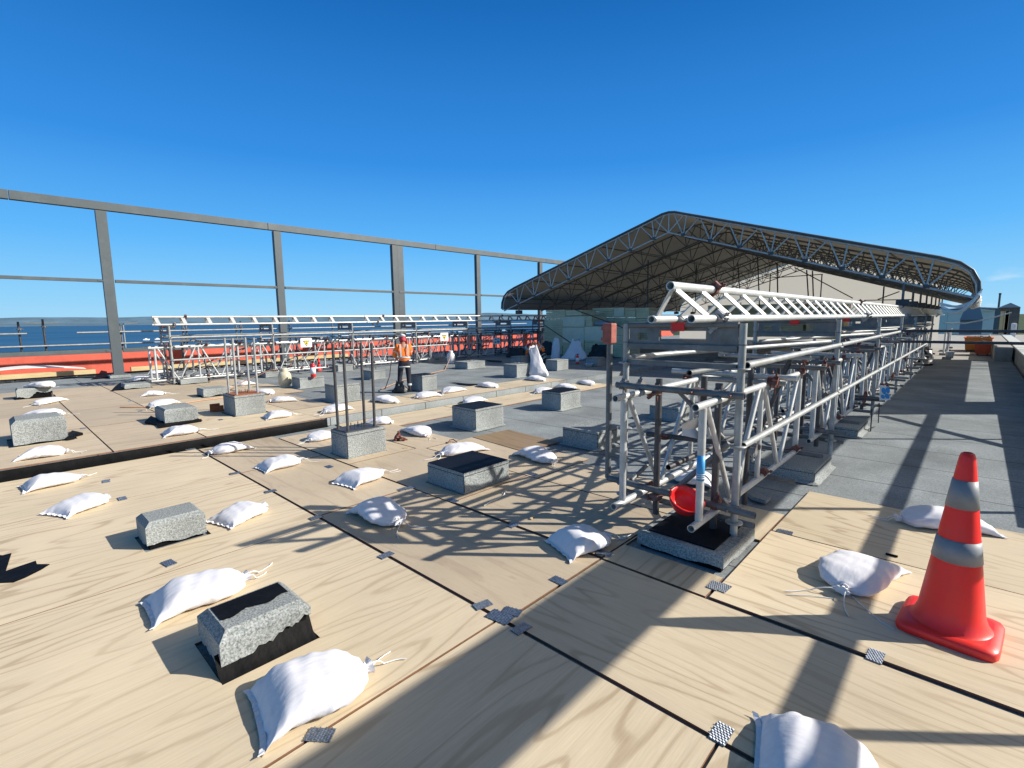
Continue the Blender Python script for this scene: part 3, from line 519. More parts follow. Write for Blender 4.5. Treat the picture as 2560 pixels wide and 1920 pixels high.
SB=[('BL',1125,900,1605,660,'largest sandbag in front of the half black plinth, tied end to the right',dict(wd=.40,h=.13,tail=.3)),
('BL',655,445,1075,270,'plump sandbag just behind the half black plinth',dict(h=.125,wd=.36)),
('T3',1550,1300,1810,1165,'sandbag touching the right side of the small all-grey plinth',dict(tail=0)),
('T3',395,1245,740,1100,'pointed sandbag left of the small all-grey plinth',dict(tail=0)),
('T3',170,1065,570,960,'sandbag nearest the dark step at lower left, cord to the right',{}),
('T3',135,850,470,785,'sandbag in front of the tall left plinth',{}),
('T3',195,550,440,530,'sandbag hidden behind the tall left plinth',{}),
('T3',435,440,215,475,'sandbag in front of the torn plinth, tied end to the left',{}),
('T3',225,350,365,340,'sandbag lying on top of the torn plinth',dict(z=DZ+.22,h=.11)),
('T3',990,415,1145,392,'sandbag in front of the flat ragged plinth',{}),
('T3',1145,690,1375,640,'sandbag in front of the square plinth with ragged base',{}),
('T3',1190,460,1040,490,'sandbag peeping out behind the square plinth with ragged base',{}),
('T3',1710,770,1445,800,'sandbag crossed by dark rod shadows beyond the dark step',{}),
('T3',1810,930,2080,845,'sandbag left of the dark rod plinth, near side',{}),
('T4',360,690,200,715,'sandbag half hidden behind the dark rod plinth',{}),
('T4',450,1040,700,925,'sandbag in front of the dark rod plinth',{}),
('T4',600,1200,830,1285,'shaded sandbag with its tied end facing the camera, centre',dict(h=.13)),
('T4',880,640,1050,690,'sandbag with black bitumen stains on the worn sheet',{}),
('T4',1385,775,1110,810,'sandbag behind the low black topped plinth',{}),
('T4',1655,800,1935,880,'shaded sandbag at the corner of the worn sheets left of the scaffold',{}),
('BR',215,170,410,100,'shaded sandbag with sunlit patch left of the scaffold foot',dict(h=.125,wd=.36)),
('BR',1560,215,1415,345,'sandbag left of the cone, knot facing the camera',dict(h=.12,wd=.40,tail=.35)),
('BR',2060,75,1650,20,'long sandbag behind the traffic cone',dict(h=.12)),
('BR',1150,1080,1560,1180,'shaded sandbag cut off by the bottom edge',dict(h=.13,wd=.38,tail=0)),
('T4',1250,375,1125,385,'sandbag on the upper ply strip, in front of the dark sided plinth',dict(z=DZ)),
('T4',1080,412,940,420,'sandbag on the upper ply strip, right of the far dark rod',dict(z=DZ)),
('T4',670,445,815,450,'sandbag on the upper ply strip, touching the rods on the right',dict(z=DZ)),
('T4',1395,345,1500,347,'flat sandbag on the upper ply strip beyond the worker',dict(z=DZ,tail=0)),
('T4',1725,300,1830,302,'bluish shaded sandbag at the foot of the tall white bag',dict(z=DZ,tail=0)),
('T4',455,505,305,520,'sandbag on the upper ply strip seen between the dark rods',dict(z=DZ)),
('T4',600,605,778,590,'sandbag below the lapped upstand, right of the dark rods',dict(z=0,tail=0)),
('T4',1385,445,1280,465,'sandbag below the lapped upstand, behind the nearer black topped cube',dict(z=0)),
('T4',1860,375,1765,390,'sandbag below the lapped upstand, behind the farther black topped cube',dict(z=0)),
('T4',1930,355,2040,358,'crumpled sandbag at the end of the lapped upstand',dict(z=0)),
('T4',2080,320,2170,335,'bluish sandbag beyond the end of the upstand, left of the scaffold',dict(z=0)),
('T3',1860,570,2000,535,'sandbag right of the rusty rod plinth, near the dark step',dict(z=DZ)),
('T3',2040,445,1865,445,'sandbag lying on the reddish strip right of the rusty rod plinth',dict(z=DZ)),
('T3',1770,390,1890,392,'sandbag directly behind the galvanised rods',dict(z=DZ)),
('T3',1730,335,1645,335,'crumpled black and white sandbag behind the galvanised rods',dict(z=DZ)),
('T3',1165,248,1010,258,'sandbag beside the foot of the nearest steel column',dict(z=DZ)),
('T3',1040,298,915,302,'shaded sandbag before the steel column foot',dict(z=DZ)),
('L2',1010,780,825,800,'shaded sandbag under the left scaffold behind the rods',dict(z=DZ)),
('Z2',985,850,870,800,'small sandbag seen through the foot of the right scaffold',dict(z=0,tail=0))]
for t_,ax,ay,bx,by,lab,kw in SB: sandbag(t_,ax,ay,bx,by,lab,**kw)
# ------------------------------------------------------------------ nail plates
NPL=[('BL',1383,965,34,'on the broad sheet right of the largest sandbag'),('BL',730,222,10,'below the small all-grey plinth'),('BL',1365,25,90,'on the long seam behind the lattice shadow tip'),('BL',1668,188,90,'on the long seam inside the lattice shadow'),('BL',2085,403,80,'on the long seam just left of the pair at its crossing'),('BL',2160,455,10,'large, where the long seam meets the dark shadow band, upper left'),
('BR',0,432,20,'smaller, overlapping the large one at the seam crossing'),('BR',40,505,90,'on the long seam at the edge of the broad shadow'),('BR',398,180,15,'beside the shaded sandbag left of the scaffold foot'),('BR',202,298,0,'on the cross seam left of the scaffold plinth'),('BR',875,320,90,'one of two at the sheet corner before the scaffold plinth'),('BR',912,330,90,'other of two at the sheet corner before the scaffold plinth'),('BR',1178,88,0,'on the pale sheet right of the scaffold plinth'),('BR',1570,625,90,'on the seam in front of the cone'),('BR',905,960,90,'on the long seam near the bottom edge'),
('T4',340,905,0,'at the start of the seam below the dark rod plinth'),('T4',850,1060,90,'left of two before the low black topped plinth'),('T4',895,1052,80,'right of two before the low black topped plinth'),('T4',1195,1140,0,'right below the low black topped plinth'),('T4',1615,1308,90,'in the lattice shadow right of centre'),('T4',250,1258,90,'on the long seam left of the facing sandbag'),('T4',1745,955,0,'faint, at the far sheet corner by the shaded sandbag'),
('T3',735,1005,0,'behind the sandbag nearest the dark step'),('T3',845,1125,0,'right of the pointed sandbag'),('T3',1625,950,90,'on the long seam near its upper end'),('T3',1870,1075,90,'on the long seam, second from its upper end'),('T3',1318,785,90,'at the upper end of the long seam beside the step'),('T3',900,450,0,'on the raised roof at the thin seam'),('T3',970,520,0,'on the raised roof, nearer one at the thin seam'),('T3',1525,580,0,'on the raised roof before the rusty rod plinth'),('T3',575,640,0,'on the raised roof right of the tall left plinth')]
pm=MB(); pm.box(-.075,.075,-.045,.045,0,.003)
for i in range(9):
    for j in range(5):
        x=-.067+i*.0168; y=-.036+j*.018+(.004 if i%2 else -.004); pm.add([(x-.005,y-.006,.003),(x+.005,y-.006,.003),(x+.004,y+.006,.0075),(x-.004,y+.006,.0075),(x,y+.007,.003)],[(0,1,2,3),(0,3,4),(1,4,2),(2,4,3)]); pm.add([(x-.0045,y-.0075,.0035),(x+.0045,y-.0075,.0035),(x+.0045,y-.0045,.0035),(x-.0045,y-.0045,.0035)],[(0,1,2,3)],1)
p0=None
for t_,x,y,a,lab in NPL:
    z=0. if G(t_,x,y).x>-8.2 else DZ; p=G(t_,x,y,z)
    if p0 is None: o=p0=pm.build('nail_plate',['plate','black'])
    else: o=link(p0.copy())
    o.location=(p.x,p.y,z+.002); o.rotation_euler=(0,0,R_(a+rnd.uniform(-6,6))); s=1.0 if 'large,' in lab else (.62 if z else .74); o.scale=(s,s,1)
    tag(o,'perforated steel nail plate '+lab,'nail plate','nail plates joining the plywood sheets')
# ------------------------------------------------------------------ traffic cone
def cone(loc,rz,s,label,sleeves=True):
    o=thing('traffic_cone',label,'traffic cone',loc,'traffic cones',rz)
    mb=MB(); n=48; prof=[]; a=.205*s
    def sq(k,r,ch): 
        th=6.28318*k/n; c_,s_=math.cos(th),math.sin(th); q=(abs(c_)**8+abs(s_)**8)**(-1/8); return (r*q*c_,r*q*s_)
    rows=[(a*.985,0),(a,.006*s),(a,.034*s),(a*.97,.045*s),(.165*s,.052*s)]
    vs=[(*sq(k,r,0),z) for r,z in rows for k in range(n)]
    mb.add(vs,[(i*n+k,i*n+(k+1)%n,(i+1)*n+(k+1)%n,(i+1)*n+k) for i in range(len(rows)-1) for k in range(n)],0,True); mb.add(vs[:n],[tuple(range(n-1,-1,-1))]); mb.add(vs[-n:],[tuple(range(n))]); mb.build('base','cone',o,local=True)
    H=.97*s
    def rad(z): return (.152-(.152-.030)*(z/.97))*s
    pr=[(rad(0)+.02*s,.050*s),(rad(0)+.004*s,.062*s)]+[(rad(z),z*s) for z in(.12,.2,.3,.45,.6,.75,.9,.945)]+[(.027*s,.964*s),(.018*s,.97*s),(.016*s,.94*s)]
    MB().lathe(pr,40).build('body','cone',o,local=True)
    for z0,z1 in (((.405,.52),(.685,.83)) if sleeves else ()):
        MB().lathe([(rad(z0)+.0005,z0*s),(rad(z0)+.003,z0*s),(rad(z1)+.003,z1*s),(rad(z1)+.0005,z1*s)],40).build('reflective_sleeve','refl',o,local=True)
cone((.015,3.44,.0),R_(-5),1.02,'large orange cone with two silver bands at right foreground')
p=G('L2',1850,735,DZ); cone((p.x,p.y,DZ),0,.44,'small red cone under the left scaffold beside the extinguisher',False)
p=G('L4',300,790,DZ); cone((p.x,p.y,DZ),0,.30,'tiny red cone before the black bags under the shelter',False)
# ------------------------------------------------------------------ scaffolds
def clamp_mb(c,ax,s=1.):
    c=Vector(c); ax=Vector(ax).normalized(); a=ax.orthogonal().normalized(); b=ax.cross(a); mb=MB()
    mb.tube(c-ax*.022*s,c+ax*.022*s,.038*s,10); mb.obox(c+a*.04*s,ax,a,b,.02*s,.014*s,.03*s); mb.obox(c-a*.035*s+b*.02*s,ax,a,b,.018*s,.02*s,.012*s)
    mb.tube(c+a*.03*s+b*.02*s,c+a*.085*s+b*.035*s,.007*s,6); mb.tube(c+a*.06*s+b*.028*s,c+a*.076*s+b*.032*s,.014*s,6); mb.tube(c-a*.03*s-b*.02*s,c-a*.07*s-b*.05*s,.007*s,6)
    return mb
def clamp(c,ax,parent,m='rust',s=1.): clamp_mb(c,ax,s).build('clamp',m,parent)
def rosette(parent,x,y,z,std):
    mb=MB(); mb.lathe([(.028,-.005),(.060,-.005),(.062,0),(.060,.005),(.028,.005)],16,(x,y,z)); mb.build('rosette','galv',std)
GL=[]
def girder(X,y0,ln,z0,z1,label,group,bays=2):
    o=thing('lattice_girder',label,'lattice girder',(X,y0,z0),group); GL.append(o)
    MB().tube((X,y0,z0),(X,y0+ln,z0),.0265,14,True).build('chord','alu',o); MB().tube((X,y0,z1),(X,y0+ln,z1),.0265,14,True).build('chord','alu',o)
    a=y0+.13; b=y0+ln-.13; st=(b-a)/bays
    for i in range(bays+1):
        MB().tube((X,a+i*st,z0+.02),(X,a+i*st,z1-.02),.027 if i in(0,bays) else .022,12).build('post','alu',o)
    for i in range(bays):
        y=a+i*st; m_=y+st/2
        MB().tube((X,y+.07,z1-.02),(X,m_-.03,z0+.02),.020,10).build('diagonal','alu',o); MB().tube((X,m_+.03,z0+.02),(X,y+st-.07,z1-.02),.020,10).build('diagonal','alu',o)
    return o
def run(x0,y0,z0,per,n,side,dzt):
    """x0 = row facing the camera's right; a run of paired towers along Y"""
    S_='right' if side>0 else 'left'; xl=x0-.92; g='scaffold towers of the %s run'%S_
    Z=lambda z: z+dzt
    for i in range(n):
        y=y0+i*per; near=i<5
        lab=('nearest' if i==0 else ORD(i)+' most distant-counted') 
        lab=('%s scaffold tower of the %s run, galvanised, with red tag'%(['nearest','second nearest','third nearest','fourth nearest','fifth nearest','sixth nearest','seventh nearest','eighth nearest','ninth nearest','tenth nearest','eleventh nearest','twelfth nearest'][i],S_))
        o=thing('scaffold_tower',lab,'scaffold',(x0,y,z0),g)
        for x in(x0,xl):
            st=MB().tube((x,y,z0+(.02 if x==x0 else .22)),(x,y,Z(1.655)),.0262,14,True).build('standard','galv',o)
            for zr in(.20,.775,1.335): rosette(o,x,y,Z(zr),st)
            MB().tube((x,y,Z(1.50)),(x,y,Z(1.51)),.0285,14).build('joint_collar','galvd',o)
        # deep bridging transom with slots
        mb=MB(); tm=MB(); 
        w_=x0-xl-.06
        tm.slab(-w_/2,w_/2,1.47,1.64,-.004,.004,[(-.36,-.27,1.525,1.585),(-.17,.20,1.52,1.60)] if near else [(-.17,.20,1.52,1.60)])
        mb.add([((x0+xl)/2+v[0],y+v[2],Z(v[1])) for v in tm.v],[f[::-1] for f in tm.f])
        mb.build('bridging_beam','galvd',o)
        MB().tube((xl+.03,y,Z(1.645)),(x0-.03,y,Z(1.645)),.024,12).build('beam_top_tube','galvd',o)
        MB().box(xl+.03,x0-.03,y-.022,y+.022,Z(1.455),Z(1.495)).build('beam_bottom_box','galvd',o)
        MB().box(xl+.03,x0-.03,y-.022,y+.022,Z(1.325),Z(1.365)).build('transom','galvd',o)
        MB().tube((xl-.05,y-.06,Z(1.15)),(x0+.05,y-.06,Z(1.15)),.026,12,True).build('transom','galvd',o)
        MB().tube((xl-.12,y-.06,Z(.33)),(x0+.16,y-.06,Z(.31)),.0255,12,True).build('transom','galvd',o)
        MB().tube((xl-.02,y+.07,Z(.20)),(x0+.12,y+.07,Z(.18)),.024,12,True).build('transom','galvd',o)
        # inner legs standing on the plinth
        for x,m_ in((xl+.30,'dark'),(xl+.77,'dark'),(xl+.52,'dark')):
            yy=y+(.0 if m_ else 0)+(.35 if x==xl+.52 else 0)
            MB().tube((x,yy,z0+.10),(x,yy,Z(1.22)),.0262,12).build('inner_leg',m_,o)
        # chevron braces
        if near:
            MB().tube((xl+.45,y+.02,Z(1.14)),(xl+.80,y+.05,Z(.80)),.021,10).build('brace','galvd',o); MB().tube((xl+.84,y+.06,Z(.77)),(xl+.42,y+.02,Z(.30)),.021,10).build('brace','galvd',o)
        for x,zz,m_ in ((x0-.02,1.15,'rust'),(xl,1.15,'clampg'),(xl+.3,1.13,'rust'),(xl+.77,1.13,'clampg'),(x0-.01,.31,'clampg'),(xl,.33,'clampg'),(xl+.3,.25,'rust'),(xl+.62,1.15,'rust'),(x0-.12,.32,'rust'),(xl+.15,1.15,'clampg')):
            clamp((x,y-.03,Z(zz)),(0,0,1) if rnd.random()<.5 else (1,0,.1),o,m_,1.0 if near else .9)
        # clamps holding the girders
        for x in (xl+.18,x0-.13):
            for zz in(1.09,.27): clamp((x,y+.10,Z(zz)),(0,1,0),o,rnd.choice(['rust','clampg']))
        if i<n-1:
            y2=y+per
            for zz,xx in((1.36,x0+.03),(.78,x0+.03),(1.36,xl-.03)):
                MB().tube((xx,y+.02,Z(zz)),(xx,y2-.03,Z(zz)),.0245,12,True).build('ledger','galv',o)
            MB().tube((xl+.05,y+.04,Z(1.385)),(x0-.06,y2-.04,Z(1.40)),.021,10).build('plan_brace','galv',o)
            MB().tube((xl,y+.1,Z(.28)),(xl,y2-.1,Z(1.1)),.02,10).build('brace','galvd',o)
            for q in(.33,.66): 
                MB().tube((xl-.1,y+per*q,Z(1.17)),(x0+.1,y+per*q+.02,Z(1.17)),.0235,10,True).build('transom','alu' if q<.5 else 'galvd',o)
                clamp((x0-.1,y+per*q,Z(1.14)),(1,0,0),o,'rust'); clamp((xl+.18,y+per*q,Z(1.14)),(1,0,0),o,'clampg')
                clamp((x0-.13,y+per*q,Z(.29)),(0,1,0),o,'rust')
                MB().tube((xl-.1,y+per*q+.1,Z(.24)),(x0+.12,y+per*q+.08,Z(.24)),.0235,10,True).build('transom','galvd',o)
            for q in range(4 if side>0 else 2):
                yy=y+per*rnd.uniform(.1,.95); zz=rnd.choice([1.21,1.12,.40,.34,1.28,.62]); MB().tube((xl+rnd.uniform(-.15,.1),yy,Z(zz)),(x0+rnd.uniform(-.05,.22),yy+rnd.uniform(-.1,.1),Z(zz+rnd.uniform(-.03,.03))),.0235,10,True).build('transom',rnd.choice(['galvd','galv','dark']),o)
                clamp((x0-.05,yy,Z(zz)),(1,0,0),o,rnd.choice(['rust','clampg'])); clamp((xl+.1,yy,Z(zz)),(0,0,1),o,rnd.choice(['rust','clampg']))
            for q in range(2):
                yy=y+per*(.3+.37*q)+rnd.uniform(-.1,.1); MB().tube((rnd.choice([xl+.3,xl+.7]),yy,z0+.02),(rnd.choice([xl+.3,xl+.7]),yy,Z(1.25)),.025,10).build('inner_leg','dark',o)
            MB().tube((xl+.5,y+.1,Z(1.27)),(xl+.55,y2-.2,Z(1.24)),.0235,10,True).build('inner_ledger','galvd',o); MB().tube((xl+.35,y+.1,Z(.48)),(xl+.4,y2-.2,Z(.46)),.0235,10,True).build('inner_ledger','dark',o)
            MB().tube((x0-.05,y+.2,Z(.30)),(xl+.1,y2-.3,Z(1.05)),.02,10).build('brace','galvd',o)
        if rnd.random()<.9 and (side>0 or i%2==0): MB().box((x0+xl)/2-.06,(x0+xl)/2+.045,y-.031,y-.026,Z(1.598),Z(1.662)).build('red_tag','redp',o)
        if i==0 and side>0:
            MB().tube((xl-.16,y-.0,Z(.31)),(xl-.16,y,Z(1.49)),.026,12).build('spare_standard','galvd',o)
            mb=MB(); mb.box(xl-.205,xl-.115,y-.05,y+.04,Z(1.49),Z(1.66)); mb.box(xl-.235,xl-.205,y-.03,y+.02,Z(1.60),Z(1.63)); mb.box(xl-.235,xl-.205,y-.03,y+.02,Z(1.51),Z(1.54)); mb.build('red_spigot','redlead',o,bevel=.01)
    m=n
    for j,(X,nm) in enumerate(((x0-.13,'outer'),(xl+.18,'inner'))):
        for i in range(n if side>0 else n-1):
            y=y0-.46+i*per+(0 if i==0 else rnd.uniform(-.05,.12)); ln=(per-.5 if side>0 else per-.35)
            girder(X,y,ln,Z(.262),Z(1.105),'%s aluminium lattice girder of the %s run, %s side'%(['nearest','second nearest','third nearest','fourth nearest','fifth nearest','sixth nearest','seventh nearest','eighth nearest','ninth nearest','tenth nearest','eleventh nearest','twelfth nearest'][i],S_,nm),'lattice girders of the %s scaffold run'%S_,2)
def track(x,y0,y1,zt,zb,label,pitch=.44,m='aluw',lean=.26):
    o=thing('triangular_truss',label,'truss',(x,y0,zb),'triangular track trusses on the scaffolds')
    h=.145; MB().tube((x,y0,zt),(x,y1,zt),.0305,16,True).build('top_chord',m,o)
    for s in(-1,1): MB().tube((x+s*h,y0+.02,zb),(x+s*h,y1,zb),.0275,14,True).build('bottom_chord',m,o)
    k=int((y1-y0-.1)/pitch)
    for i in range(k):
        y=y0+.06+i*pitch
        for s in(-1,1):
            a,b=((y,y+lean) if s>0 else (y+.16,y-.02+.0)) if lean>.1 else (y+.02*s,y+lean)
            if i==0 and s<0: a,b=y,y+.04
            MB().bar((x+s*.012,a,zt-.02),(x+s*(h-.006),b,zb+.012),.052 if lean>.1 else .085,.012,(s,0,.4)).build('lacing_bar',m,o)
    for yy in (y0+.75,): clamp((x,yy,zt),(0,1,0),o,'rust',1.15); clamp((x+h,yy-.3,zb),(0,1,0),o,'clampg',1.15)
    for s in(-1,1): clamp((x+s*h,y0+.43,zb-.04),(0,1,0),o,'clampg',1.2)
    return o
run(-1.2,3.66,-.0,3.28,7,1,0)
run(-15.15,3.35,DZ,2.56,9,-1,-.02)
for i in range(5): track(-1.55,3.24+i*6.55,3.22+(i+1)*6.55,1.915+.004*i,1.69,'%s section of the triangular truss on the right scaffold run'%(['nearest','second','third','fourth','farthest'][i]))
for i in range(5): track(-15.6,3.1+i*6.1,3.08+(i+1)*6.1,1.87,1.67,'%s section of the triangular truss on the left scaffold run'%(['nearest','second','third','fourth','farthest'][i]),.60,'alu',.05)
# ------------------------------------------------------------------ steel frame at the left roof edge
FX=-18.8; fr=thing('roof_steelwork','grey painted open steel frame standing along the left roof edge','steel frame',(FX,2.77,DZ))
for i in range(7):
    y=2.77+4.95*i; wv=.13 if i!=2 else .13
    co=MB()
    co.box(FX-.09,FX+.09,y-.125,y+.125,DZ+.10,4.95)
    co.build('column','frame',fr)
    if i==2: 
        co=MB(); y2=y+.30
        co.box(FX-.09,FX+.09,y2-.17,y2+.125,DZ+.10,4.95)
        co.build('column','frame',fr)
    MB().box(FX-.25,FX+.25,y-.25,y+.25,DZ-.01,DZ+.075).build('pedestal','block',fr,bevel=.01); MB().box(FX-.2,FX+.2,y-.2,y+.2,DZ+.076,DZ+.10).build('base_plate','frame',fr)
for nm,z0,z1,a,b in (('top_beam',4.97,5.20,-.09,.09),):
    for k_,(ya,yb) in enumerate(((-9.5,.9),(.915,7.4),(7.415,14.9),(14.915,23),(23.015,36))):
        bm_=MB().box(FX+a,FX+b,ya,yb,z0,z1); bm_.build(nm,'frame',fr,bevel=.004)
for nm,z0,z1 in (('middle_rail',2.91,3.00),('bottom_rail',.86,.98)):
    for ya,yb in [(-9.5,2.62)]+[(2.92+4.95*i,2.62+4.95*(i+1)) for i in range(6)]: 
        MB().box(FX+.02,FX+.10,ya,yb,z0,z1).build(nm,'frame',fr,bevel=.006)
        MB().box(FX+.10,FX+.112,yb-.10,yb+.02,z0+.03,z1-.03).build('splice_plate','frame',fr)
tag(MB().box(-22.2,-22.0,-8,47,-1,.80).build('parapet_wall','red',bevel=.02),'red painted parapet wall beyond the left roof edge','wall')
tag(MB().box(-22.25,-21.97,-8,47,.81,.86).build('parapet_capping','grass'),'dark green capping strip on top of the red parapet','capping')
tag(MB().box(-20.28,-20.12,-8,2.4,.17,.30).build('timber_kerb','timber'),'yellow timber kerb left of the nearest steel column','timber')
tag(MB().box(-20.28,-20.12,3.3,11,.17,.30).build('timber_kerb','timber'),'yellow timber kerb right of the nearest steel column','timber')
tag(MB().box(-20.16,-20.06,-8,11,-.1,.165).build('kerb_facing','bit'),'dark bitumen facing under the yellow timber kerbs','membrane')
mb=MB(); n=30
for i in range(n+1):
    y=-2+4.2*i/n; q=max(0,math.sin((i/n-.35)/.65*math.pi)) if i/n>.35 else 0
    mb.add([(-20.35,y,.33+.13*q),(-20.85,y,.335+.16*q),(-20.85,y,.32+.15*q),(-20.35,y,.32+.12*q)],[])
mb.f=[(4*i+k,4*i+(k+1)%4,4*i+4+(k+1)%4,4*i+4+k) for i in range(n) for k in range(4)]; mb.mi=[0]*len(mb.f); mb.sm=[False]*len(mb.f)
tag(mb.build('loose_sheet','pvcw'),'pale bulging loose sheet lying behind the yellow timber kerb','sheet')
for i,(a,b) in enumerate(((-3,.55),(.6,2.35))):
    mb=MB(); m_=24
    for j in range(m_+1):
        y=a+(b-a)*j/m_; q=rnd.uniform(0,.012); mb.add([(-19.95,y,DZ+.012+q),(-19.62,y,DZ+.045+q),(-19.60,y,DZ+.035+q),(-19.95,y,DZ+.004)],[])
    mb.f=[(4*i2+k,4*i2+(k+1)%4,4*i2+4+(k+1)%4,4*i2+4+k) for i2 in range(m_) for k in range(4)]; mb.mi=[0]*len(mb.f); mb.sm=[False]*len(mb.f)
    tag(mb.build('membrane_offcut','curb'),'grey membrane offcut along the dark left edge, %s'%('left one at the picture edge' if i==0 else 'right one near the column'),'membrane')
# scaffold edge protection outside the red parapet
ep=thing('edge_scaffold','scaffold tube edge protection outside the red parapet, with sea behind','scaffold',(-23,0,-1))
for t_,x,yt in (('ZL',245,245),('ZL',585,210),('ZL',1640,270),('ZL',1665,285),('L2',335,200),('L2',372,210),('L2',925,200),('L2',975,190),('L2',1515,180),('L2',1990,190)):
    p=onX(t_,x,yt,-23); MB().tube((-23,p.y,-1),(-23,p.y,p.z),.03 if x<1000 else .026,8).build('standard','dark' if (t_=='ZL' and x<700) else 'galvd',ep)
    clamp((-23,p.y,p.z-.25),(0,0,1),ep,'clampg',1.3)
for z,y0,y1 in ((1.42,-4,1.1),(1.42,2.35,26),(1.0,-8,30),(1.16,8,30)):
    MB().tube((-22.9,y0,z),(-22.9,y1,z),.03,8).build('guard_tube','galv',ep)
for x,yt in ((580,262),(1702,272)):
    p=onX('ZL',x,yt,-120); o=thing('street_lamp','distant street lamp pole %s'%('with twin heads at far left' if x<1000 else 'with one head right of the nearest steel column'),'street lamp',(p.x,p.y,-12.5),'distant lamps')
    mb=MB(); mb.tube((p.x,p.y,-12.5),(p.x,p.y,p.z),.16,8,r2=.09); mb.build('pole','galv',o)
    for s in ((-1,1) if x<1000 else (1,)): MB().bar((p.x,p.y+s*.1,p.z),(p.x,p.y+s*2.2,p.z+.12),.5,.18).build('lamp_head','galvd',o)
for t_,x,y,lb in (('ZL',2020,500,'small white boat near shore right of the nearest column'),('L1',1245,1293,'white boat on the sea left of the left scaffold')):
    p=G(t_,x,y,-12.4); o=thing('boat',lb,'boat',(p.x,p.y,-12.4),'boats'); s=2.2
    mb=MB(); mb.add([(p.x-s*.3,p.y-s,-12.4),(p.x+s*.3,p.y-s,-12.4),(p.x+s*.3,p.y+s*.5,-12.4),(p.x,p.y+s*1.1,-12.4),(p.x-s*.3,p.y+s*.5,-12.4)]+[(p.x-s*.4,p.y-s*1.05,-11.6),(p.x+s*.4,p.y-s*1.05,-11.6),(p.x+s*.4,p.y+s*.5,-11.6),(p.x,p.y+s*1.3,-11.3),(p.x-s*.4,p.y+s*.5,-11.6)],[(0,1,6,5),(1,2,7,6),(2,3,8,7),(3,4,9,8),(4,0,5,9),(5,6,7,8,9)]); mb.build('hull','white',o)
    MB().box(p.x-s*.25,p.x+s*.25,p.y-s*.4,p.y+s*.4,-11.6,-10.9).build('cabin','white',o,bevel=.1)
# ------------------------------------------------------------------ gabled shelter on the tracks
SX,SY,NB,SP=-8.35,17.2,8,2.75; SEND=SY+(NB-1)*SP
sh=thing('temporary_roof','gabled temporary roof shelter on aluminium trusses, rolling on both scaffold runs','shelter',(SX,SY,1.9))
outer=[(-8.27,2.16),(-8.24,2.45),(-8.10,2.74),(-7.85,2.95),(-7.45,3.11),(-.5,5.25),(-.25,5.33),(0,5.36),(.25,5.33),(.5,5.25),(7.45,3.11),(7.85,2.95),(8.10,2.74),(8.24,2.45),(8.27,2.16)]
inner=[(-8.2,2.12),(0,4.72),(8.2,2.12)]
def oz(dx): 
    for (a,b),(c,d) in zip(outer,outer[1:]):
        if a<=dx<=c and c>a: return b+(d-b)*(dx-a)/(c-a)
    return 2.2
def iz(dx): return 4.72-(4.72-2.12)*abs(dx)/8.2
for k in range(NB):
    y=SY+k*SP; r=.030
    mb=MB(); mb.sweep([(SX+a,y,z) for a,z in outer],r,8); mb.sweep([(SX+a,y,z) for a,z in inner],r,8)
    tr_=mb.build('roof_truss','galvd' if k else 'alu',sh)
    wm=[]
    st=1.0
    for s in(-1,1):
        wm.append(((0,iz(0)),(s*.55,oz(s*.5))))
        for j in range(8):
            xi=.55+j*st*.96; q0=(s*xi,iz(xi)); 
            if xi>8: break
            wm+= [(q0,(s*(xi-.36),oz(s*max(0,xi-.36)))),(q0,(s*(xi+.10),oz(s*(xi+.10)))),(q0,(s*min(8.1,xi+.55),oz(s*min(8.1,xi+.55))))]
    wm.append(((0,4.72),(0,5.36)))
    if k==0:
        for a,b in wm: MB().tube((SX+a[0],y,a[1]),(SX+b[0],y,b[1]),.022,8).build('web_member','alu',tr_)
        for s in(-1,1):
            for j in range(8): xi=.55+j*.96; MB().obox((SX+s*xi,y,iz(xi)+.03),Vector((1,0,0)),Vector((0,1,0)),Vector((0,0,1)),.07,.035,.05).build('gusset','dark',tr_)
    else:
        mb=MB()
        for a,b in wm: mb.tube((SX+a[0],y,a[1]),(SX+b[0],y,b[1]),.020,6)
        mb.build('web_bracing','galvd',tr_)
pl_=[-8.1,-6.4,-4.6,-2.8,-1,1,2.8,4.6,6.4,8.1]
for dx in pl_: MB().tube((SX+dx,SY,oz(dx)-.03),(SX+dx,SEND,oz(dx)-.03),.022,8).build('purlin','galvd',sh)
for dx in (-7.2,-5.3,-3.4,-1.5,1.5,3.4,5.3,7.2):
    for k in range(NB-1):
        y=SY+k*SP; a,b=(0,1) if k%2 else (1,0)
        MB().tube((SX+dx,y+SP*a,iz(dx)),(SX+dx+(.6 if dx<0 else -.6),y+SP*b,oz(dx)-.06),.018,6).build('bay_brace','galvd',sh)
    MB().tube((SX+dx,SY,iz(dx)),(SX+dx,SEND,iz(dx)),.016,6).build('bottom_purlin','galvd',sh)
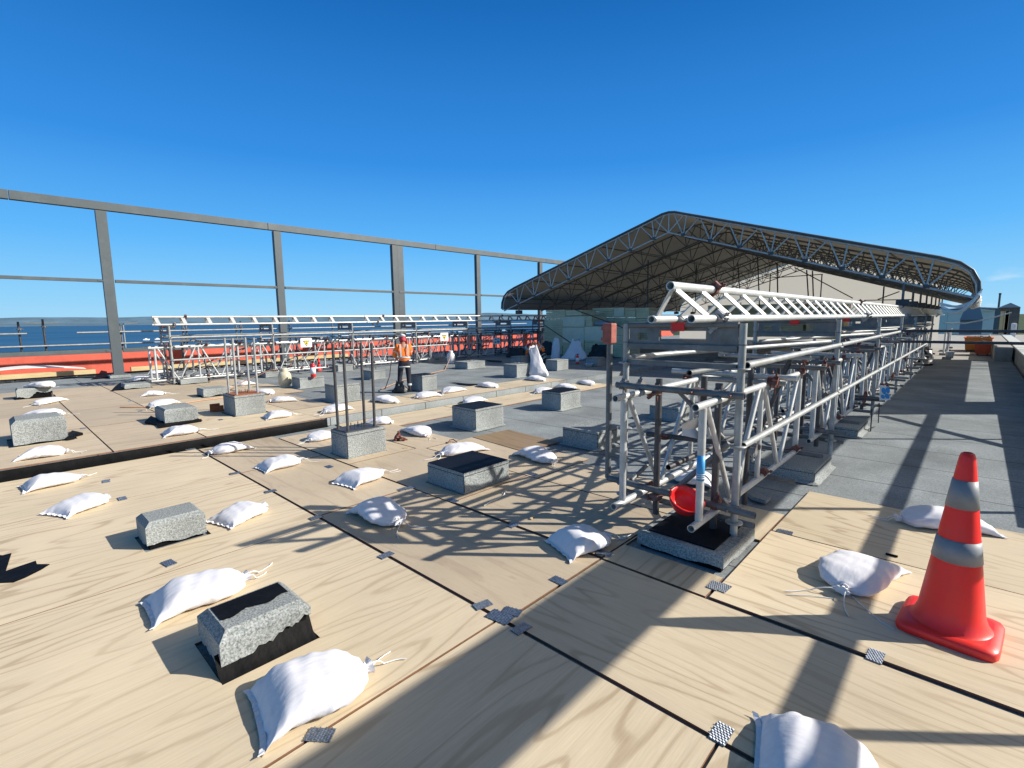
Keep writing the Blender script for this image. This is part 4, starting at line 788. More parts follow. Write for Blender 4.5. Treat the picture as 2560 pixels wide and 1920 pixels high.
# sheeting with slight sag between the trusses
mb=MB(); nseg=6; cols=[]
fo=[]
for (a,b),(c,d) in zip(outer,outer[1:]):
    m_=1 if abs(c-a)<1 else 10
    for j in range(m_): fo.append((a+(c-a)*j/m_,b+(d-b)*j/m_))
fo.append(outer[-1]); NO=len(fo); ny=(NB-1)*nseg+1
for j in range(ny):
    y=SY-.05+(SEND-SY+.1)*j/(ny-1); sag=.035*math.sin(math.pi*((j%nseg)/nseg))
    for i,(a,z) in enumerate(fo):
        u=Vector((a*.30,0,1)).normalized() if abs(a)<7.9 else Vector((math.copysign(1,a),0,.2)).normalized(); q=.05-sag+rnd.uniform(-.004,.004)
        mb.v.append((SX+a+u.x*q,y,z+u.z*q))
mb.f=[(j*NO+i,j*NO+i+1,(j+1)*NO+i+1,(j+1)*NO+i) for j in range(ny-1) for i in range(NO-1)]; mb.mi=[0]*len(mb.f); mb.sm=[True]*len(mb.f)
so_=mb.build('roof_sheeting','pvc',sh); md=so_.modifiers.new('t','SOLIDIFY'); md.thickness=.006
mb=MB().sweep([(SX+a*1.006,SY-.06,z+.055) for a,z in outer],.034,8); mb.build('edge_rail','frame',sh)
mb=MB()
for i in range(NO-1):
    a,z=fo[i]; c,d=fo[i+1]; mb.add([(SX+a*1.006,SY-.07,z+.06),(SX+c*1.006,SY-.07,d+.06),(SX+c*1.006,SY-.03,d+.10),(SX+a*1.006,SY-.03,z+.10)],[(0,1,2,3)],0)
mb.build('edge_flap','pvc_o',sh)
# gable end sheet
m,t,b,N,K=nodes('gable_end_sheeting'); b.inputs['Base Color'].default_value=(.46,.44,.40,1); b.inputs['Roughness'].default_value=.7
tr=N('ShaderNodeBsdfTranslucent'); tr.inputs[0].default_value=(.66,.64,.58,1); ms=N('ShaderNodeMixShader'); ms.inputs[0].default_value=.5
K(b.outputs[0],ms.inputs[1]); K(tr.outputs[0],ms.inputs[2]); K(ms.outputs[0],t.nodes['Material Output'].inputs['Surface']); MT['gable']=m
mb=MB(); fg=[q_ for q_ in fo if q_[0]<6.9]; vs=[(SX+a,SEND+.12,z-.02) for a,z in fg]; nv_=len(vs); vs+=[(SX+a,SEND+.12,.15) for a,z in fg]; mb.add(vs,[(i,i+1,nv_+i+1,nv_+i) for i in range(nv_-1)]); mb.build('gable_sheet','gable',sh)
for x,y0,y1,Y in ((1100,120,0,0),):
    pass
for i,(t_,x,y0,x2,y2,Y) in enumerate((('Z4',703,265,700,460,20),('Z4',915,285,915,330,24),('Z5',355,200,395,600,25),('Z5',590,270,615,630,24),('Z5',510,400,500,640,30),('Z5',945,360,990,660,26),('Z5',1015,370,1045,660,26),('Z5',1130,410,1115,660,30),('Z5',1875,560,1860,750,26),('Z5',110,180,180,520,30))):
    a=onY(t_,x,y0,Y); b_=onY(t_,x2,y2,Y); b_.z=min(b_.z,1.9); MB().tube(a,b_,.028,8).build('hanging_prop','dark',sh)
for (t_,x,y0,x2,y2,Y) in (('Z5',800,330,1500,700,27),('Z5',460,460,1140,412,30),('Z5',90,580,760,335,30),('Z5',2060,620,1800,715,26),('Z5',1640,725,2210,715,30),('L4',1040,325,1560,520,16.6),('L4',700,490,1130,780,16.8)):
    MB().tube(onY(t_,x,y0,Y),onY(t_,x2,y2,Y),.022,8).build('brace_tube','dark',sh)
# wheels/legs of shelter on tracks
for k in range(NB):
    for X in(-1.55,-15.6): MB().box(X-.14,X+.14,SY+k*SP-.1,SY+k*SP+.1,1.95,2.12+ (SX+8.2-abs(X-SX)*0-SX)*0).build('track_roller','dark',sh,bevel=.02)
    for X in(-1.55,-15.6):
        MB().tube((X,SY+k*SP,2.1),(X,SY+k*SP,iz(abs(X-SX))),.03,8).build('roller_strut','galvd',sh)
# drooping bundled sheeting under the right eave
lw=thing('bundled_sheeting','white sheeting bundled and drooping under the right eave of the shelter','sheet',(-.3,SY,2))
for i in range(3):
    pts=[]; dz=-.06*i
    for j in range(15):
        q=j/14; pts.append((-.80+q*.80+.05*math.sin(q*3+i),SY-.12-.04*i,2.06+dz*1.2-.20*math.sin(q*math.pi)*(1 if i%2 else .7)-.06*(1-q)+.26*q**4))
    MB().sweep(pts,[.014+.036*math.sin(math.pi*min(1,(j+1)/15.5))*(.7+.3*math.sin(j+i)) for j in range(15)],10).build('fold','pvcw',lw)
mb=MB(); m_=40; n_=10
for j in range(m_+1):
    y=SY-.1+j*.25
    for i in range(n_):
        a=i/(n_-1)*2.6-.5; rr_=.20+.03*math.sin(j*.9+i)+.02*math.sin(j*2.3); mb.v.append((-.22+rr_*math.cos(a-1.2),y,2.08+rr_*.75*math.sin(a-1.2)))
mb.f=[(j*n_+i,j*n_+i+1,(j+1)*n_+i+1,(j+1)*n_+i) for j in range(m_) for i in range(n_-1)]; mb.mi=[0]*len(mb.f); mb.sm=[True]*len(mb.f)
mb.build('hanging_skirt','pvcw',lw)
# ------------------------------------------------------------------ insulation stacks
PK=[(720,322,930,425,'g',0),(932,327,1110,392,'g',0),(702,425,905,560,'g',0),(692,560,905,700,'g',0),(692,700,900,872,'g',0),(907,392,1145,515,'w',0),(905,515,1140,690,'w',0),(905,690,1140,865,'g',0),(1147,392,1225,505,'g',0),(1142,505,1400,665,'w',0),(1142,665,1400,860,'g',0),(1402,500,1600,680,'g',0),(1402,680,1600,850,'g',0),
(1225,300,1460,410,'g',1),(1462,298,1575,410,'w',1),(1577,305,1700,410,'g',1),(1702,300,1850,420,'g',1),(1225,410,1460,540,'g',1),(1462,410,1700,540,'g',1),(1702,420,1850,560,'g',1),(1700,560,1850,700,'g',1)]
def pack(a,b,name_lab,white,dep):
    o=thing('insulation_pack',name_lab,'insulation',( (a.x+b.x)/2,a.y,min(a.z,b.z)),'insulation packs stacked under the shelter')
    x0,x1=sorted((a.x,b.x)); z0,z1=sorted((a.z,b.z)); n_=max(2,int((z1-z0)/.085)); th=(z1-z0)/n_; mb=MB()
    for i in range(n_):
        e=rnd.uniform(-.012,.012); g=rnd.uniform(-.01,.01); mb.box(x0+.006+e,x1-.006+e,a.y+g,a.y+dep,z0+i*th+.002+.006*(i%3==0),z0+(i+1)*th-.006)
    mb.build('boards','insul',o)
    if white: MB().box(x0+.0,x1-.0,a.y-.018,a.y-.013,z0+.03,z1-.02).build('white_wrap','insulw',o)
    return o
for i,(x0,y0,x1,y1,k_,row) in enumerate(PK):
    Y=17.7 if row==0 else 19.2; a=onY('L4',x0,y1,Y); b_=onY('L4',x1,y0,Y); a.z=max(a.z,DZ); b_.z=max(b_.z,a.z+.1)
    colx=['at the left end','in the second column','in the third column','in the fourth column','in the right columns'][min(4,int((x0-690)/215))] if row==0 else ['left','second from left','third from left','right'][0 if x0<1460 else 1 if x0<1575 else 2 if x0<1700 else 3]+' part'
    pack(a,b_,('%s insulation pack of the %s, %s, %s'%('white wrapped' if k_=='w' else 'greenish',['front row','back row'][row],colx,['top level' if y0<400 else 'upper level' if y0<520 else 'middle level' if y0<670 else 'bottom level'][0])),k_=='w',1.1)
for i,(x0,y0,x1,y1) in enumerate(((960,457,1180,600),(1182,452,1390,600),(1392,455,1570,610))):
    a=onY('Z4',x0,y1,25); b_=onY('Z4',x1,y0,25); a.z=max(a.z,0); pack(a,b_,'shaded insulation pack seen between scaffold tubes deep under the shelter, %s'%['left','middle','right'][i],False,1.2)
a=onY('L4',1265,475,17.9); b_=onY('L4',1420,475,17.9)
tag(MB().tube(a,b_,.11,16).build('blue_roll','roofb'),'dark blue roll lying on the insulation packs','roll')
# ------------------------------------------------------------------ bags, bottles and small things
def crumple(name,label,cat,m,base,w_,d_,h_,top=.4,seed=1,lean=(0,0),group=None,rz=0,amp=.12):
    r=random.Random(seed); ph=[r.uniform(0,6.28) for _ in range(8)]; mb=MB(); nu,nv=22,36; vs=[]
    for i in range(nu+1):
        u=i/nu; k_=(1-u)+top*u if True else 1
        k_*= (1+.12*math.sin(u*5+ph[0]))
        if u<.08: k_*=.8+.2*u/.08
        for j in range(nv):
            a=6.28318*j/nv; e=.7; x=math.copysign(abs(math.cos(a))**e,math.cos(a))*w_/2*k_; y=math.copysign(abs(math.sin(a))**e,math.sin(a))*d_/2*k_*(1-.5*u)
            cr_=1+amp*(math.sin(a*3+u*7+ph[1])*.6+math.sin(a*7-u*11+ph[2])*.4+math.sin(a*11+u*17+ph[3])*.3)
            vs.append((x*cr_+lean[0]*u,y*cr_+lean[1]*u,h_*u*(1+.08*math.sin(a*2+ph[4])*u+.06*math.sin(a*5+ph[5])*u)))
    fs=[(i*nv+j,i*nv+(j+1)%nv,(i+1)*nv+(j+1)%nv,(i+1)*nv+j) for i in range(nu) for j in range(nv)]
    mb.add(vs,fs,0,True); mb.add(vs[-nv:],[tuple(range(nv))],0,True); mb.add(vs[:nv],[tuple(range(nv-1,-1,-1))])
    o=mb.build(name,m,smooth=False if False else None); o.location=base; o.rotation_euler=(0,0,rz); return tag(o,label,cat,group)
p=G('L4',575,1045,DZ); crumple('rubble_bag','tall crumpled white bag standing beside the bolted plinth','bag','sack',(p.x+.12,p.y+.15,DZ),.52,.42,.78,.45,3,(-.16,0),rz=.75)
p=G('L4',805,865,DZ); crumple('rubble_bag','narrow white bag leaning at the foot of the insulation stacks','bag','sack',(p.x,p.y+.1,DZ),.42,.3,.78,.5,5,(.05,.1),rz=.75,amp=.07)
p=G('L4',1010,870,DZ); crumple('rubble_bag','wide slumped white bag behind the shaded plinth with pale top','bag','sack',(p.x,p.y+.1,DZ),.95,.5,.75,.35,8,(.1,.1),rz=.75,amp=.1)
p=G('L4',400,838,DZ); crumple('black_bag','low black bag left of the crouching worker','bag','black',(p.x,p.y,DZ),1.0,.6,.36,.5,9,rz=.75)
p=G('L4',735,812,DZ); crumple('black_bag','black bag right of the crouching worker before the stacks','bag','black',(p.x,p.y,DZ),.7,.5,.55,.5,10,rz=.75)
p=G('L4',1310,845,DZ); crumple('black_bag','large black bag heap in front of the stacks near the scaffold','bag','black',(p.x,p.y,DZ),1.1,.7,.5,.45,11,rz=.75,amp=.16)
p=G('Z3',1430,840,0); crumple('black_bag','black plastic heap at the far end of the right scaffold','bag','black',(p.x-.3,p.y,0),.9,1.4,.55,.5,12)
def cyl_bottle(t,x,y,z,h,r,m,label,rust=False):
    p=G(t,x,y,z); o=thing('gas_bottle',label,'gas bottle',(p.x,p.y,z),'gas bottles'); k=h
    MB().lathe([(r*.8,0),(r*.8,.03),(r*.72,.035),(r*.95,.08),(r,.13),(r,.25),(r*.96,.30),(r*.75,.36),(r*.35,.39),(.0,.395)],28,(p.x,p.y,z)).build('cylinder',m,o)
    MB().lathe([(r*.52,.365),(r*.52,.46),(r*.48,.465),(r*.48,.37)],20,(p.x,p.y,z)).build('valve_guard',m,o)
    mb=MB().tube((p.x,p.y,z+.38),(p.x,p.y,z+.45),.02,8); mb.build('valve','rust',o); return p
g1=cyl_bottle('L2',1475,915,DZ,.46,.155,'cream','cream gas bottle standing near the extinguisher plinth')
g2=cyl_bottle('L3',1450,655,DZ,.46,.15,'white','white gas bottle farther away right of the standing worker')
def extinguisher(t,x,y,z,s,label):
    p=G(t,x,y,z); o=thing('fire_extinguisher',label,'fire extinguisher',(p.x,p.y,z),'fire extinguishers')
    MB().lathe([(0,0),(.06*s,.0),(.065*s,.02*s),(.065*s,.28*s),(.05*s,.33*s),(.02*s,.35*s),(.02*s,.37*s)],20,(p.x,p.y,z)).build('cylinder','redp',o)
    MB().lathe([(.066*s,.08*s),(.067*s,.08*s),(.067*s,.25*s),(.066*s,.25*s)],20,(p.x,p.y,z)).build('label_band','white',o)
    MB().box(p.x-.02*s,p.x+.07*s,p.y-.015,p.y+.015,z+.37*s,z+.40*s).build('handle','black',o)
    MB().sweep([(p.x+.0,p.y,z+.37*s),(p.x-.05*s,p.y-.02,z+.38*s),(p.x-.085*s,p.y-.03,z+.3*s),(p.x-.08*s,p.y-.03,z+.1*s)],.009*s,6).build('hose','black',o)
extinguisher('L2',1785,808,DZ+.25,.95,'red extinguisher with white label on the plinth beside the cream gas bottle')
extinguisher('L4',1062,918,DZ,.9,'dark shaded extinguisher on the roof before the slumped white bag')
p=G('L4',1190,945,DZ); o=thing('plastic_tub','small white tub with blue contents on the shaded roof','tub',(p.x,p.y,DZ)); MB().lathe([(.0,0),(.10,0),(.13,.09),(.14,.09),(.135,.10),(.12,.095),(.095,.02),(0,.02)],20,(p.x,p.y,DZ)).build('tub','white',o); MB().lathe([(.0,.12),(.07,.11),(.11,.07)],14,(p.x,p.y,DZ)).build('contents','blue',o)
mb=MB().sweep([g1+Vector((0,0,.42)),g1+Vector((-.2,-.25,.42)),g1+Vector((-.5,-.7,.2)),g1+Vector((-.5,-1.1,.02)),(-11.6,3.9,DZ+.015),(-11.5,3.0,DZ+.015),(-11.2,2.2,DZ+.015),(-11.8,1.7,DZ+.015)],.011,6)
tag(mb.build('gas_hose','hose'),'orange gas hose running left from the cream bottle','hose')
# torn flaps of the base membrane round some plinths
for t_,pts,lb in (('T3',[(455,700),(500,660),(575,685),(520,700),(515,715),(465,725)],'black torn membrane flap right of the tall left plinth'),('T3',[(1000,605),(1045,570),(1090,575),(1130,618),(1395,594),(1100,640),(1080,620)],'black torn membrane flap under the square plinth with ragged base'),('T3',[(765,385),(800,350),(835,325),(850,375),(800,378)],'black torn membrane flap left of the flat ragged plinth'),('T3',[(640,298),(680,270),(700,245),(740,255),(745,290),(700,292)],'black torn membrane flap left of the nearest steel column')):
    q_=[G(t_,x,y,DZ) for x,y in pts]; mb=MB(); n=len(q_); zz=[rnd.uniform(.004,.05) for _ in q_]; mb.add([(q.x,q.y,DZ+.003) for q in q_]+[(q.x,q.y,DZ+.006+z) for q,z in zip(q_,zz)],[tuple(range(n-1,-1,-1)),tuple(range(n,2*n))]+[(i,(i+1)%n,n+(i+1)%n,n+i) for i in range(n)]); tag(mb.build('membrane_flap','bit'),lb,'flap','torn membrane flaps')
# jagged flat black patch at lower left, reddish steel pieces, clamps and cords on the sheets
def flat(name,label,cat,m,t,pts,z,th=.008,wav=.0):
    P_=[G(t,x,y,z) for x,y in pts]; mb=MB(); n=len(P_); mb.add([(q.x,q.y,z+.002) for q in P_]+[(q.x,q.y,z+th+wav*rnd.random()) for q in P_],[tuple(range(n-1,-1,-1)),tuple(range(n,2*n))]+[(i,(i+1)%n,n+(i+1)%n,n+i) for i in range(n)])
    return tag(mb.build(name,m),label,cat)
flat('black_patch','jagged flat black patch at the left picture edge','scrap','bit','BL',[(-60,310),(-60,180),(10,190),(50,180),(25,258),(90,235),(155,213),(160,228),(215,228),(180,250),(110,285),(60,305)],0,.006)
flat('membrane_scrap','black membrane scrap in front of the right plinth row beyond the strip','scrap','bit','T4',[(1170,318),(1290,330),(1420,333),(1330,342),(1250,335)],DZ,.006)
flat('membrane_scrap','long black scrap lying in the shade left of the tall white bag','scrap','bit','T4',[(1425,165),(1535,172),(1530,182),(1440,176)],DZ,.006)
flat('membrane_scrap','grey curled membrane piece beside the right scaffold foot','scrap','curb','Z2',[(1375,955),(1440,930),(1570,975),(1580,1000),(1540,1030),(1430,1000)],.0,.02,.03)
o=thing('steel_channel','reddish primed steel channel lying left of the rusty rod plinth','steel section',tuple(G('L2',700,1180,DZ)))
a=G('L2',700,1190,DZ); b_=G('L2',840,1180,DZ); MB().bar(a+Vector((0,0,.012)),b_+Vector((0,0,.012)),.14,.012).build('web','rustplate',o); MB().bar(a+Vector((.02,-.07,.06)),b_+Vector((.02,-.07,.06)),.012,.11).build('flange','rustplate',o); MB().obox(a+Vector((0,.0,.075)),Vector((1,0,0)),Vector((0,1,0)),Vector((0,0,1)),.008,.08,.07).build('end_plate','rustplate',o)
a=G('T3',1850,462,DZ); b_=G('T3',1935,445,DZ); tag(MB().bar(a+Vector((0,0,.01)),b_+Vector((0,0,.01)),.10,.018).build('timber_strip','rustplate'),'short reddish strip under a sandbag right of the rusty rod plinth','strip')
p=G('T4',812,722,0); mb=clamp_mb(p+Vector((0,0,.04)),(1,.3,0),1.1); mb2=clamp_mb(p+Vector((.06,.03,.035)),(0,.4,1),1.0); mb.add(mb2.v,mb2.f,0); tag(mb.build('loose_clamp','rust'),'rusty scaffold clamp lying loose right of the dark rod plinth','clamp')
for i,(t_,pts,lb) in enumerate((('T4',[(1410,1172),(1440,1155),(1500,1125),(1545,1100),(1560,1075),(1535,1085)],'pale cord scrap lying in front of the low black topped plinth'),('BR',[(1190,357),(1280,362),(1390,372)],'thin white cord left of the knotted sandbag'),('BR',[(1470,365),(1530,420),(1590,470),(1650,505)],'thin white cord from the knotted sandbag to the cone'))):
    tag(MB().sweep([G(t_,x,y,.006)+Vector((0,0,.004*math.sin(k*2))) for k,(x,y) in enumerate(pts)],.006 if i==0 else .0028,5).build('cord_scrap','cord'),lb,'cord','loose cords on the sheets')
mb=MB().sweep([G('T4',x,y,.01)+Vector((0,0,z)) for x,y,z in ((1160,740,0),(1175,728,.02),(1200,725,.02),(1225,735,0))],.008,5); tag(mb.build('rebar_loop','rust'),'small dark bent wire behind the sandbag at centre','wire')
a=onY('Z2',850,410,3.9); b_=onY('Z2',985,345,4.0); mb=MB(); mb.bar(a,b_,.10,.006,(0,1,.6)); mb.bar(a+Vector((.0,.0,.0)),b_+Vector((.02,.05,-.11)),.10,.006,(0,1,-.4)); tag(mb.build('angle_bracket','aluw'),'folded bright metal angle lodged between the braces of the near scaffold','bracket')
# hard hat hanging upside down in the scaffold foot
c=onY('Z2',885,1010,3.42); hh=thing('hard_hat','red hard hat lying upside down on a tube at the scaffold foot','hard hat',tuple(c),rz=R_(40))
MB().lathe([(.006,-.125),(.05,-.118),(.09,-.095),(.118,-.05),(.129,0),(.137,.004),(.137,.009),(.121,.006),(.11,-.045),(.085,-.088),(.05,-.108),(.006,-.115)],32).build('shell','redp',hh,local=True); hh.rotation_euler=(R_(26),R_(14),R_(30)); hh.scale=(.95,.95,.9); hh.location.z+=.02
MB().lathe([(.130,-.014),(.1385,.004),(.1385,.001),(.131,-.02)],32).build('rim','snood',hh,local=True)
# blue sticker on the nearest girder end post
if GL:
    g0=GL[0]; X,y=g0.location.x,g0.location.y+.13
    MB().lathe([(.0272,.415),(.0277,.415),(.0277,.596),(.0272,.596)],16,(X,y,.16)).build('sticker','sticker',g0); 
    mb=MB(); 
    for k in range(3): mb.lathe([(.0278,.43+k*.014),(.0280,.43+k*.014),(.0280,.436+k*.014),(.0278,.436+k*.014)],16,(X,y,.16))
    mb.build('sticker_print','white',g0)
# signs hanging on scaffolds
def sign(t,x0,y0,x1,y1,X,label,kind):
    a=onX(t,x0,y1,X); b_=onX(t,x1,y0,X); z0,z1=a.z,b_.z; o=thing('sign_board',label,'sign',(X,(a.y+b_.y)/2,z0),'signs tied to the scaffold runs')
    MB().box(X-.004,X,min(a.y,b_.y),max(a.y,b_.y),z0,z1).build('board','white',o); cy=(a.y+b_.y)/2; h=(z1-z0); e=.004
    if kind=='warn':
        c=z0+h*.52; s=h*.36; MB().add([(X+e,cy-s,c-s*.7),(X+e,cy+s,c-s*.7),(X+e,cy,c+s)],[(0,1,2)]).build('triangle','black',o); s*=.78
        MB().add([(X+2*e,cy-s,c-s*.62),(X+2*e,cy+s,c-s*.62),(X+2*e,cy,c+s*.9)],[(0,1,2)]).build('triangle_field','yellow',o)
        MB().add([(X+3*e,cy-.25*s,c+.35*s),(X+3*e,cy+.2*s,c+.35*s),(X+3*e,cy+.05*s,c),(X+3*e,cy+.22*s,c),(X+3*e,cy-.12*s,c-.5*s),(X+3*e,cy,c-.1*s),(X+3*e,cy-.2*s,c-.1*s)],[(0,6,5,2,1),(5,4,3,2)]).build('bolt_symbol','black',o)
        MB().box(X,X+e,min(a.y,b_.y)+.02,max(a.y,b_.y)-.02,z0+.01,z0+h*.14).build('colour_strip','white',o)
    else:
        for k,(ya,za,w_,hh_) in enumerate(((.12,.55,.35,.3),(.5,.45,.38,.42),(.2,.15,.3,.28),(.6,.12,.25,.2))):
            lo=min(a.y,b_.y); wd=abs(b_.y-a.y); q=[(X+e,lo+wd*(ya+w_*(.5+.5*math.cos(i*.628))),z0+h*(za+hh_*(.5+.5*math.sin(i*.628)))) for i in range(10)]; MB().add(q,[tuple(range(10))]).build('print_patch','blue',o)
sign('L2',1640,475,1772,382,-15.03,'white sign with yellow warning triangle on the left scaffold above the extinguisher','warn')
sign('L3',1330,405,1420,322,-14.98,'white sign with small warning triangle right of the standing worker','warn')
sign('L3',1915,440,1995,372,-14.98,'pale blue sign on the shaded end of the left scaffold','patch')
a=onY('Z3',1000,1145,9.0); b_=onY('Z3',1105,1020,9.0); o=thing('sign_board','crooked white board with blue shapes hanging low on the right scaffold','sign',tuple(a),'signs tied to the scaffold runs'); X0,X1,Z0,Z1=a.x,b_.x,a.z,b_.z
MB().add([(X0,9.0,Z0),(X1,8.99,Z0+.03),(X1-.05,8.97,Z1-.01),(X0-.01,8.98,Z1),(X0,9.008,Z0),(X1,8.998,Z0+.03),(X1-.05,8.978,Z1-.01),(X0-.01,8.988,Z1)],[(0,1,2,3),(7,6,5,4),(0,4,5,1),(1,5,6,2),(2,6,7,3),(3,7,4,0)]).build('board','white',o)
for u_,v_,ru,rv in ((.35,.65,.22,.2),(.7,.72,.2,.2),(.3,.28,.2,.13),(.68,.33,.22,.16)):
    q=[(X0+(X1-X0)*(u_+ru*math.cos(k*.523+.3)),8.968+.012*(1-v_),Z0+(Z1-Z0)*(v_+rv*math.sin(k*.523))) for k in range(12)]; MB().add(q,[tuple(range(12))]).build('print_patch','blue',o)
mb=MB(); a=onX('Z3',940,1215,-1.05); b_=onX('Z3',925,1420,-1.05); mb.bar(a,b_,.05,.012,(1,0,0)); c=onX('Z3',1000,1165,-1.05); d=onX('Z3',990,1355,-1.05); mb.sweep([a,c+Vector((0,-.1,0.0)),c,d,b_+Vector((0,.05,.08))],.007,6); tag(mb.build('black_strap','black'),'black strap hanging from the right scaffold above the grey roof','strap')
# ------------------------------------------------------------------ right side: parapet, added shadow screen, terrace, bins, far buildings
pw=thing('parapet','low concrete parapet with pale coping along the right roof edge','parapet',(1.15,8,0))
MB().box(1.06,1.38,6.2,41,-.5,.455).build('wall','conc',pw)
for i in range(17): MB().box(1.035,1.41,6.15+i*2.05,6.15+i*2.05+2.04,.455,.51).build('coping_stone','coping',pw,bevel=.008)
tag(MB().box(.52,.995,25.45,41,-.05,.50).build('plant_base','conc',bevel=.015),'square concrete base against the parapet beside the bins','concrete base')
sc_=thing('shadow_screen','mostly unseen screen added outside the right parapet, shaped to throw the broad shadows','screen',(1.5,6,0)); SXp=1.46  # screen added to cast the broad shadows, mostly out of view
def band(Xs0,Xs1): return ((SXp-Xs1)/1.284,(SXp-Xs0)/1.284)
zb0,zb1=band(-1.80,-1.20); 
zlo=(SXp+1.20)/1.284; zhi=(SXp+1.80)/1.284
MB().box(SXp-.015,SXp+.015,-6,12.6,zlo,zhi).build('shadow_band','galvd',sc_)
zr=(SXp+.42)/1.284; MB().box(SXp-.02,SXp+.02,-6,13.5,zr-.06,zr+.05).build('shadow_board','timber',sc_)
for y in(-3.5,.2,3.68,6.9,10.4,13.9): MB().tube((SXp,y,-.5),(SXp,y,zhi if y not in(3.68,) else zr),.032,10).build('standard','galv',sc_)
MB().tube((SXp+.05,9.2,.55),(SXp+.05,12.6,2.0),.05,10).build('brace','galv',sc_)
zl=(SXp-.44)/1.284; zm=(SXp+.06)/1.284; zh=(SXp+1.2)/1.284
MB().box(SXp-.015,SXp+.015,12.75,14.45,zl,zh).build('shadow_panel','blockw',sc_)
MB().box(SXp-.015,SXp+.015,14.46,27.6,zm+.0,zh).build('shadow_panel','blockw',sc_)
for y in (22.6,23.5,24.1,25.3): MB().box(SXp-.03,SXp+.03,y,y+.12,.5,zm).build('shadow_slat','timber',sc_)
gb=thing('guard_rail','two dark tubes crossing the walkway between right scaffold and parapet','guard rail',(.4,13,0))
for z in(1.38,1.16): MB().tube((-1.15,13,z),(1.5,13,z+.0),.028,10).build('rail_tube','dark',gb)
MB().tube((1.5,13,-.3),(1.5,13,1.5),.028,10).build('end_post','dark',gb)
def bin_(x0,x1,y0,y1,h,label,m,wheels):
    o=thing('waste_bin',label,'bin',((x0+x1)/2,(y0+y1)/2,-.05),'waste bins on the terrace'); t_=.06; z0=-.05+(.07 if wheels else .03)
    mb=MB(); mb.add([(x0+t_,y0+t_,z0),(x1-t_,y0+t_,z0),(x1-t_,y1-t_,z0),(x0+t_,y1-t_,z0),(x0,y0,h),(x1,y0,h),(x1,y1,h),(x0,y1,h),(x0+.04,y0+.04,h),(x1-.04,y0+.04,h),(x1-.04,y1-.04,h),(x0+.04,y1-.04,h),(x0+.1,y0+.1,h-.25),(x1-.1,y0+.1,h-.25),(x1-.1,y1-.1,h-.25),(x0+.1,y1-.1,h-.25)],[(3,2,1,0),(0,1,5,4),(1,2,6,5),(2,3,7,6),(3,0,4,7),(4,5,9,8),(5,6,10,9),(6,7,11,10),(7,4,8,11),(8,9,13,12),(9,10,14,13),(10,11,15,14),(11,8,12,15),(12,13,14,15)]); mb.build('tub',m,o)
    MB().slab(x0-.03,x1+.03,y0-.03,y1+.03,h-.02,h+.02,[(x0+.05,x1-.05,y0+.05,y1-.05)]).build('rim',m,o)
    for x in (x0+.12,x1-.12):
        for y in(y0+.12,y1-.12): MB().tube((x-.02,y,-.05+.06),(x+.02,y,-.05+.06),.058,12).build('wheel','black',o)
    r=random.Random(5); mb=MB()
    for k in range(9): c=Vector((r.uniform(x0+.15,x1-.15),r.uniform(y0+.15,y1-.15),h-.05)); mb.obox(c,Vector((r.uniform(-1,1),r.uniform(-1,1),.4)).normalized(),Vector((0,1,0)),Vector((0,0,1)),.12,.07,.08)
    mb.build('rubbish','blockw',o)
bin_(-.42,.55,31.8,33.6,.60,'large orange waste bin on the terrace beyond the roof','orange',True)
bin_(-.05,.50,28.9,30.0,.50,'small red-orange bin in front of the orange bin','binred',True)
for i,(x,y,lb) in enumerate(((-.80,25.9,'nearest'),(-1.0,28.5,'second'),(-1.0,31.5,'third'),(-1.0,34.5,'farthest'))):
    o=thing('handrail_post',lb+' white post of the terrace railing past the scaffold end','post',(x,y,0),'white posts on the terrace'); MB().tube((x,y,-.05),(x,y,1.0),.035,10).build('post','white',o); MB().box(x-.14,x+.14,y-.14,y+.14,-.05,.05).build('footing','conc',o,bevel=.02)
p=onY('ZR',960,1330,25.6); o=tag(MB().lathe([(0,0),(.11,0),(.14,.24),(.15,.25),(.14,.26),(.125,.25),(.10,.02),(0,.02)],20,(-.72,25.9,.0)).build('bucket','white'),'white bucket beside the nearest terrace post','bucket')
mb=MB().sweep([onY('ZR',x,y,20) for x,y in((820,745),(1000,752),(1200,750),(1400,712),(1560,680),(1740,632),(2000,560))],.02,6); tag(mb.build('hanging_cable','cord'),'pale cable sagging across the terrace from the scaffold','cable')
def bldg(t,x0,y0,x1,y1,Y,dep,name,label,m,roof=None,base=-12.5,rise=0,wins=0):
    a=onY(t,x0,y0,Y); b_=onY(t,x1,y1,Y); X0,X1=a.x,b_.x; zt=a.z; o=thing(name,label,'building',((X0+X1)/2,Y,base))
    MB().box(X0,X1,Y,Y+dep,base,zt).build('wall',m,o)
    mb=MB(); e=(X1-X0)*.02; xm=(X0+X1)/2; mb.add([(X0-e,Y-.5,zt),(X1+e,Y-.5,zt),(X1+e,Y+dep,zt),(X0-e,Y+dep,zt),(xm,Y-.5,zt+rise+.3),(xm,Y+dep,zt+rise+.3)],[(0,1,4),(1,2,5,4),(2,3,5),(3,0,4,5)]); mb.build('roof',roof or m,o)
    for k in range(wins): 
        w_=(X1-X0)/(wins*2+1); MB().box(X0+w_*(2*k+1),X0+w_*(2*k+2),Y-.06,Y-.01,zt-w_*1.2,zt-w_*.5).build('window','blue',o)
    return o
bldg('ZR',900,545,1765,545,110,30,'warehouse','long white warehouse with dark eave beyond the terrace','roofw','roofw',rise=.2)
bldg('ZR',900,500,1790,500,112,40,'warehouse','dark blue roof band above the white warehouse','roofb','roofb')
bldg('ZR',1110,690,1500,690,80,20,'shed','blue grey shed in front of the white warehouse','roofb','roofb',rise=3.5)
bldg('ZR',1790,480,2150,480,60,16,'brick_hut','brown patched building at the right picture edge','blockw','roofb',rise=.1)
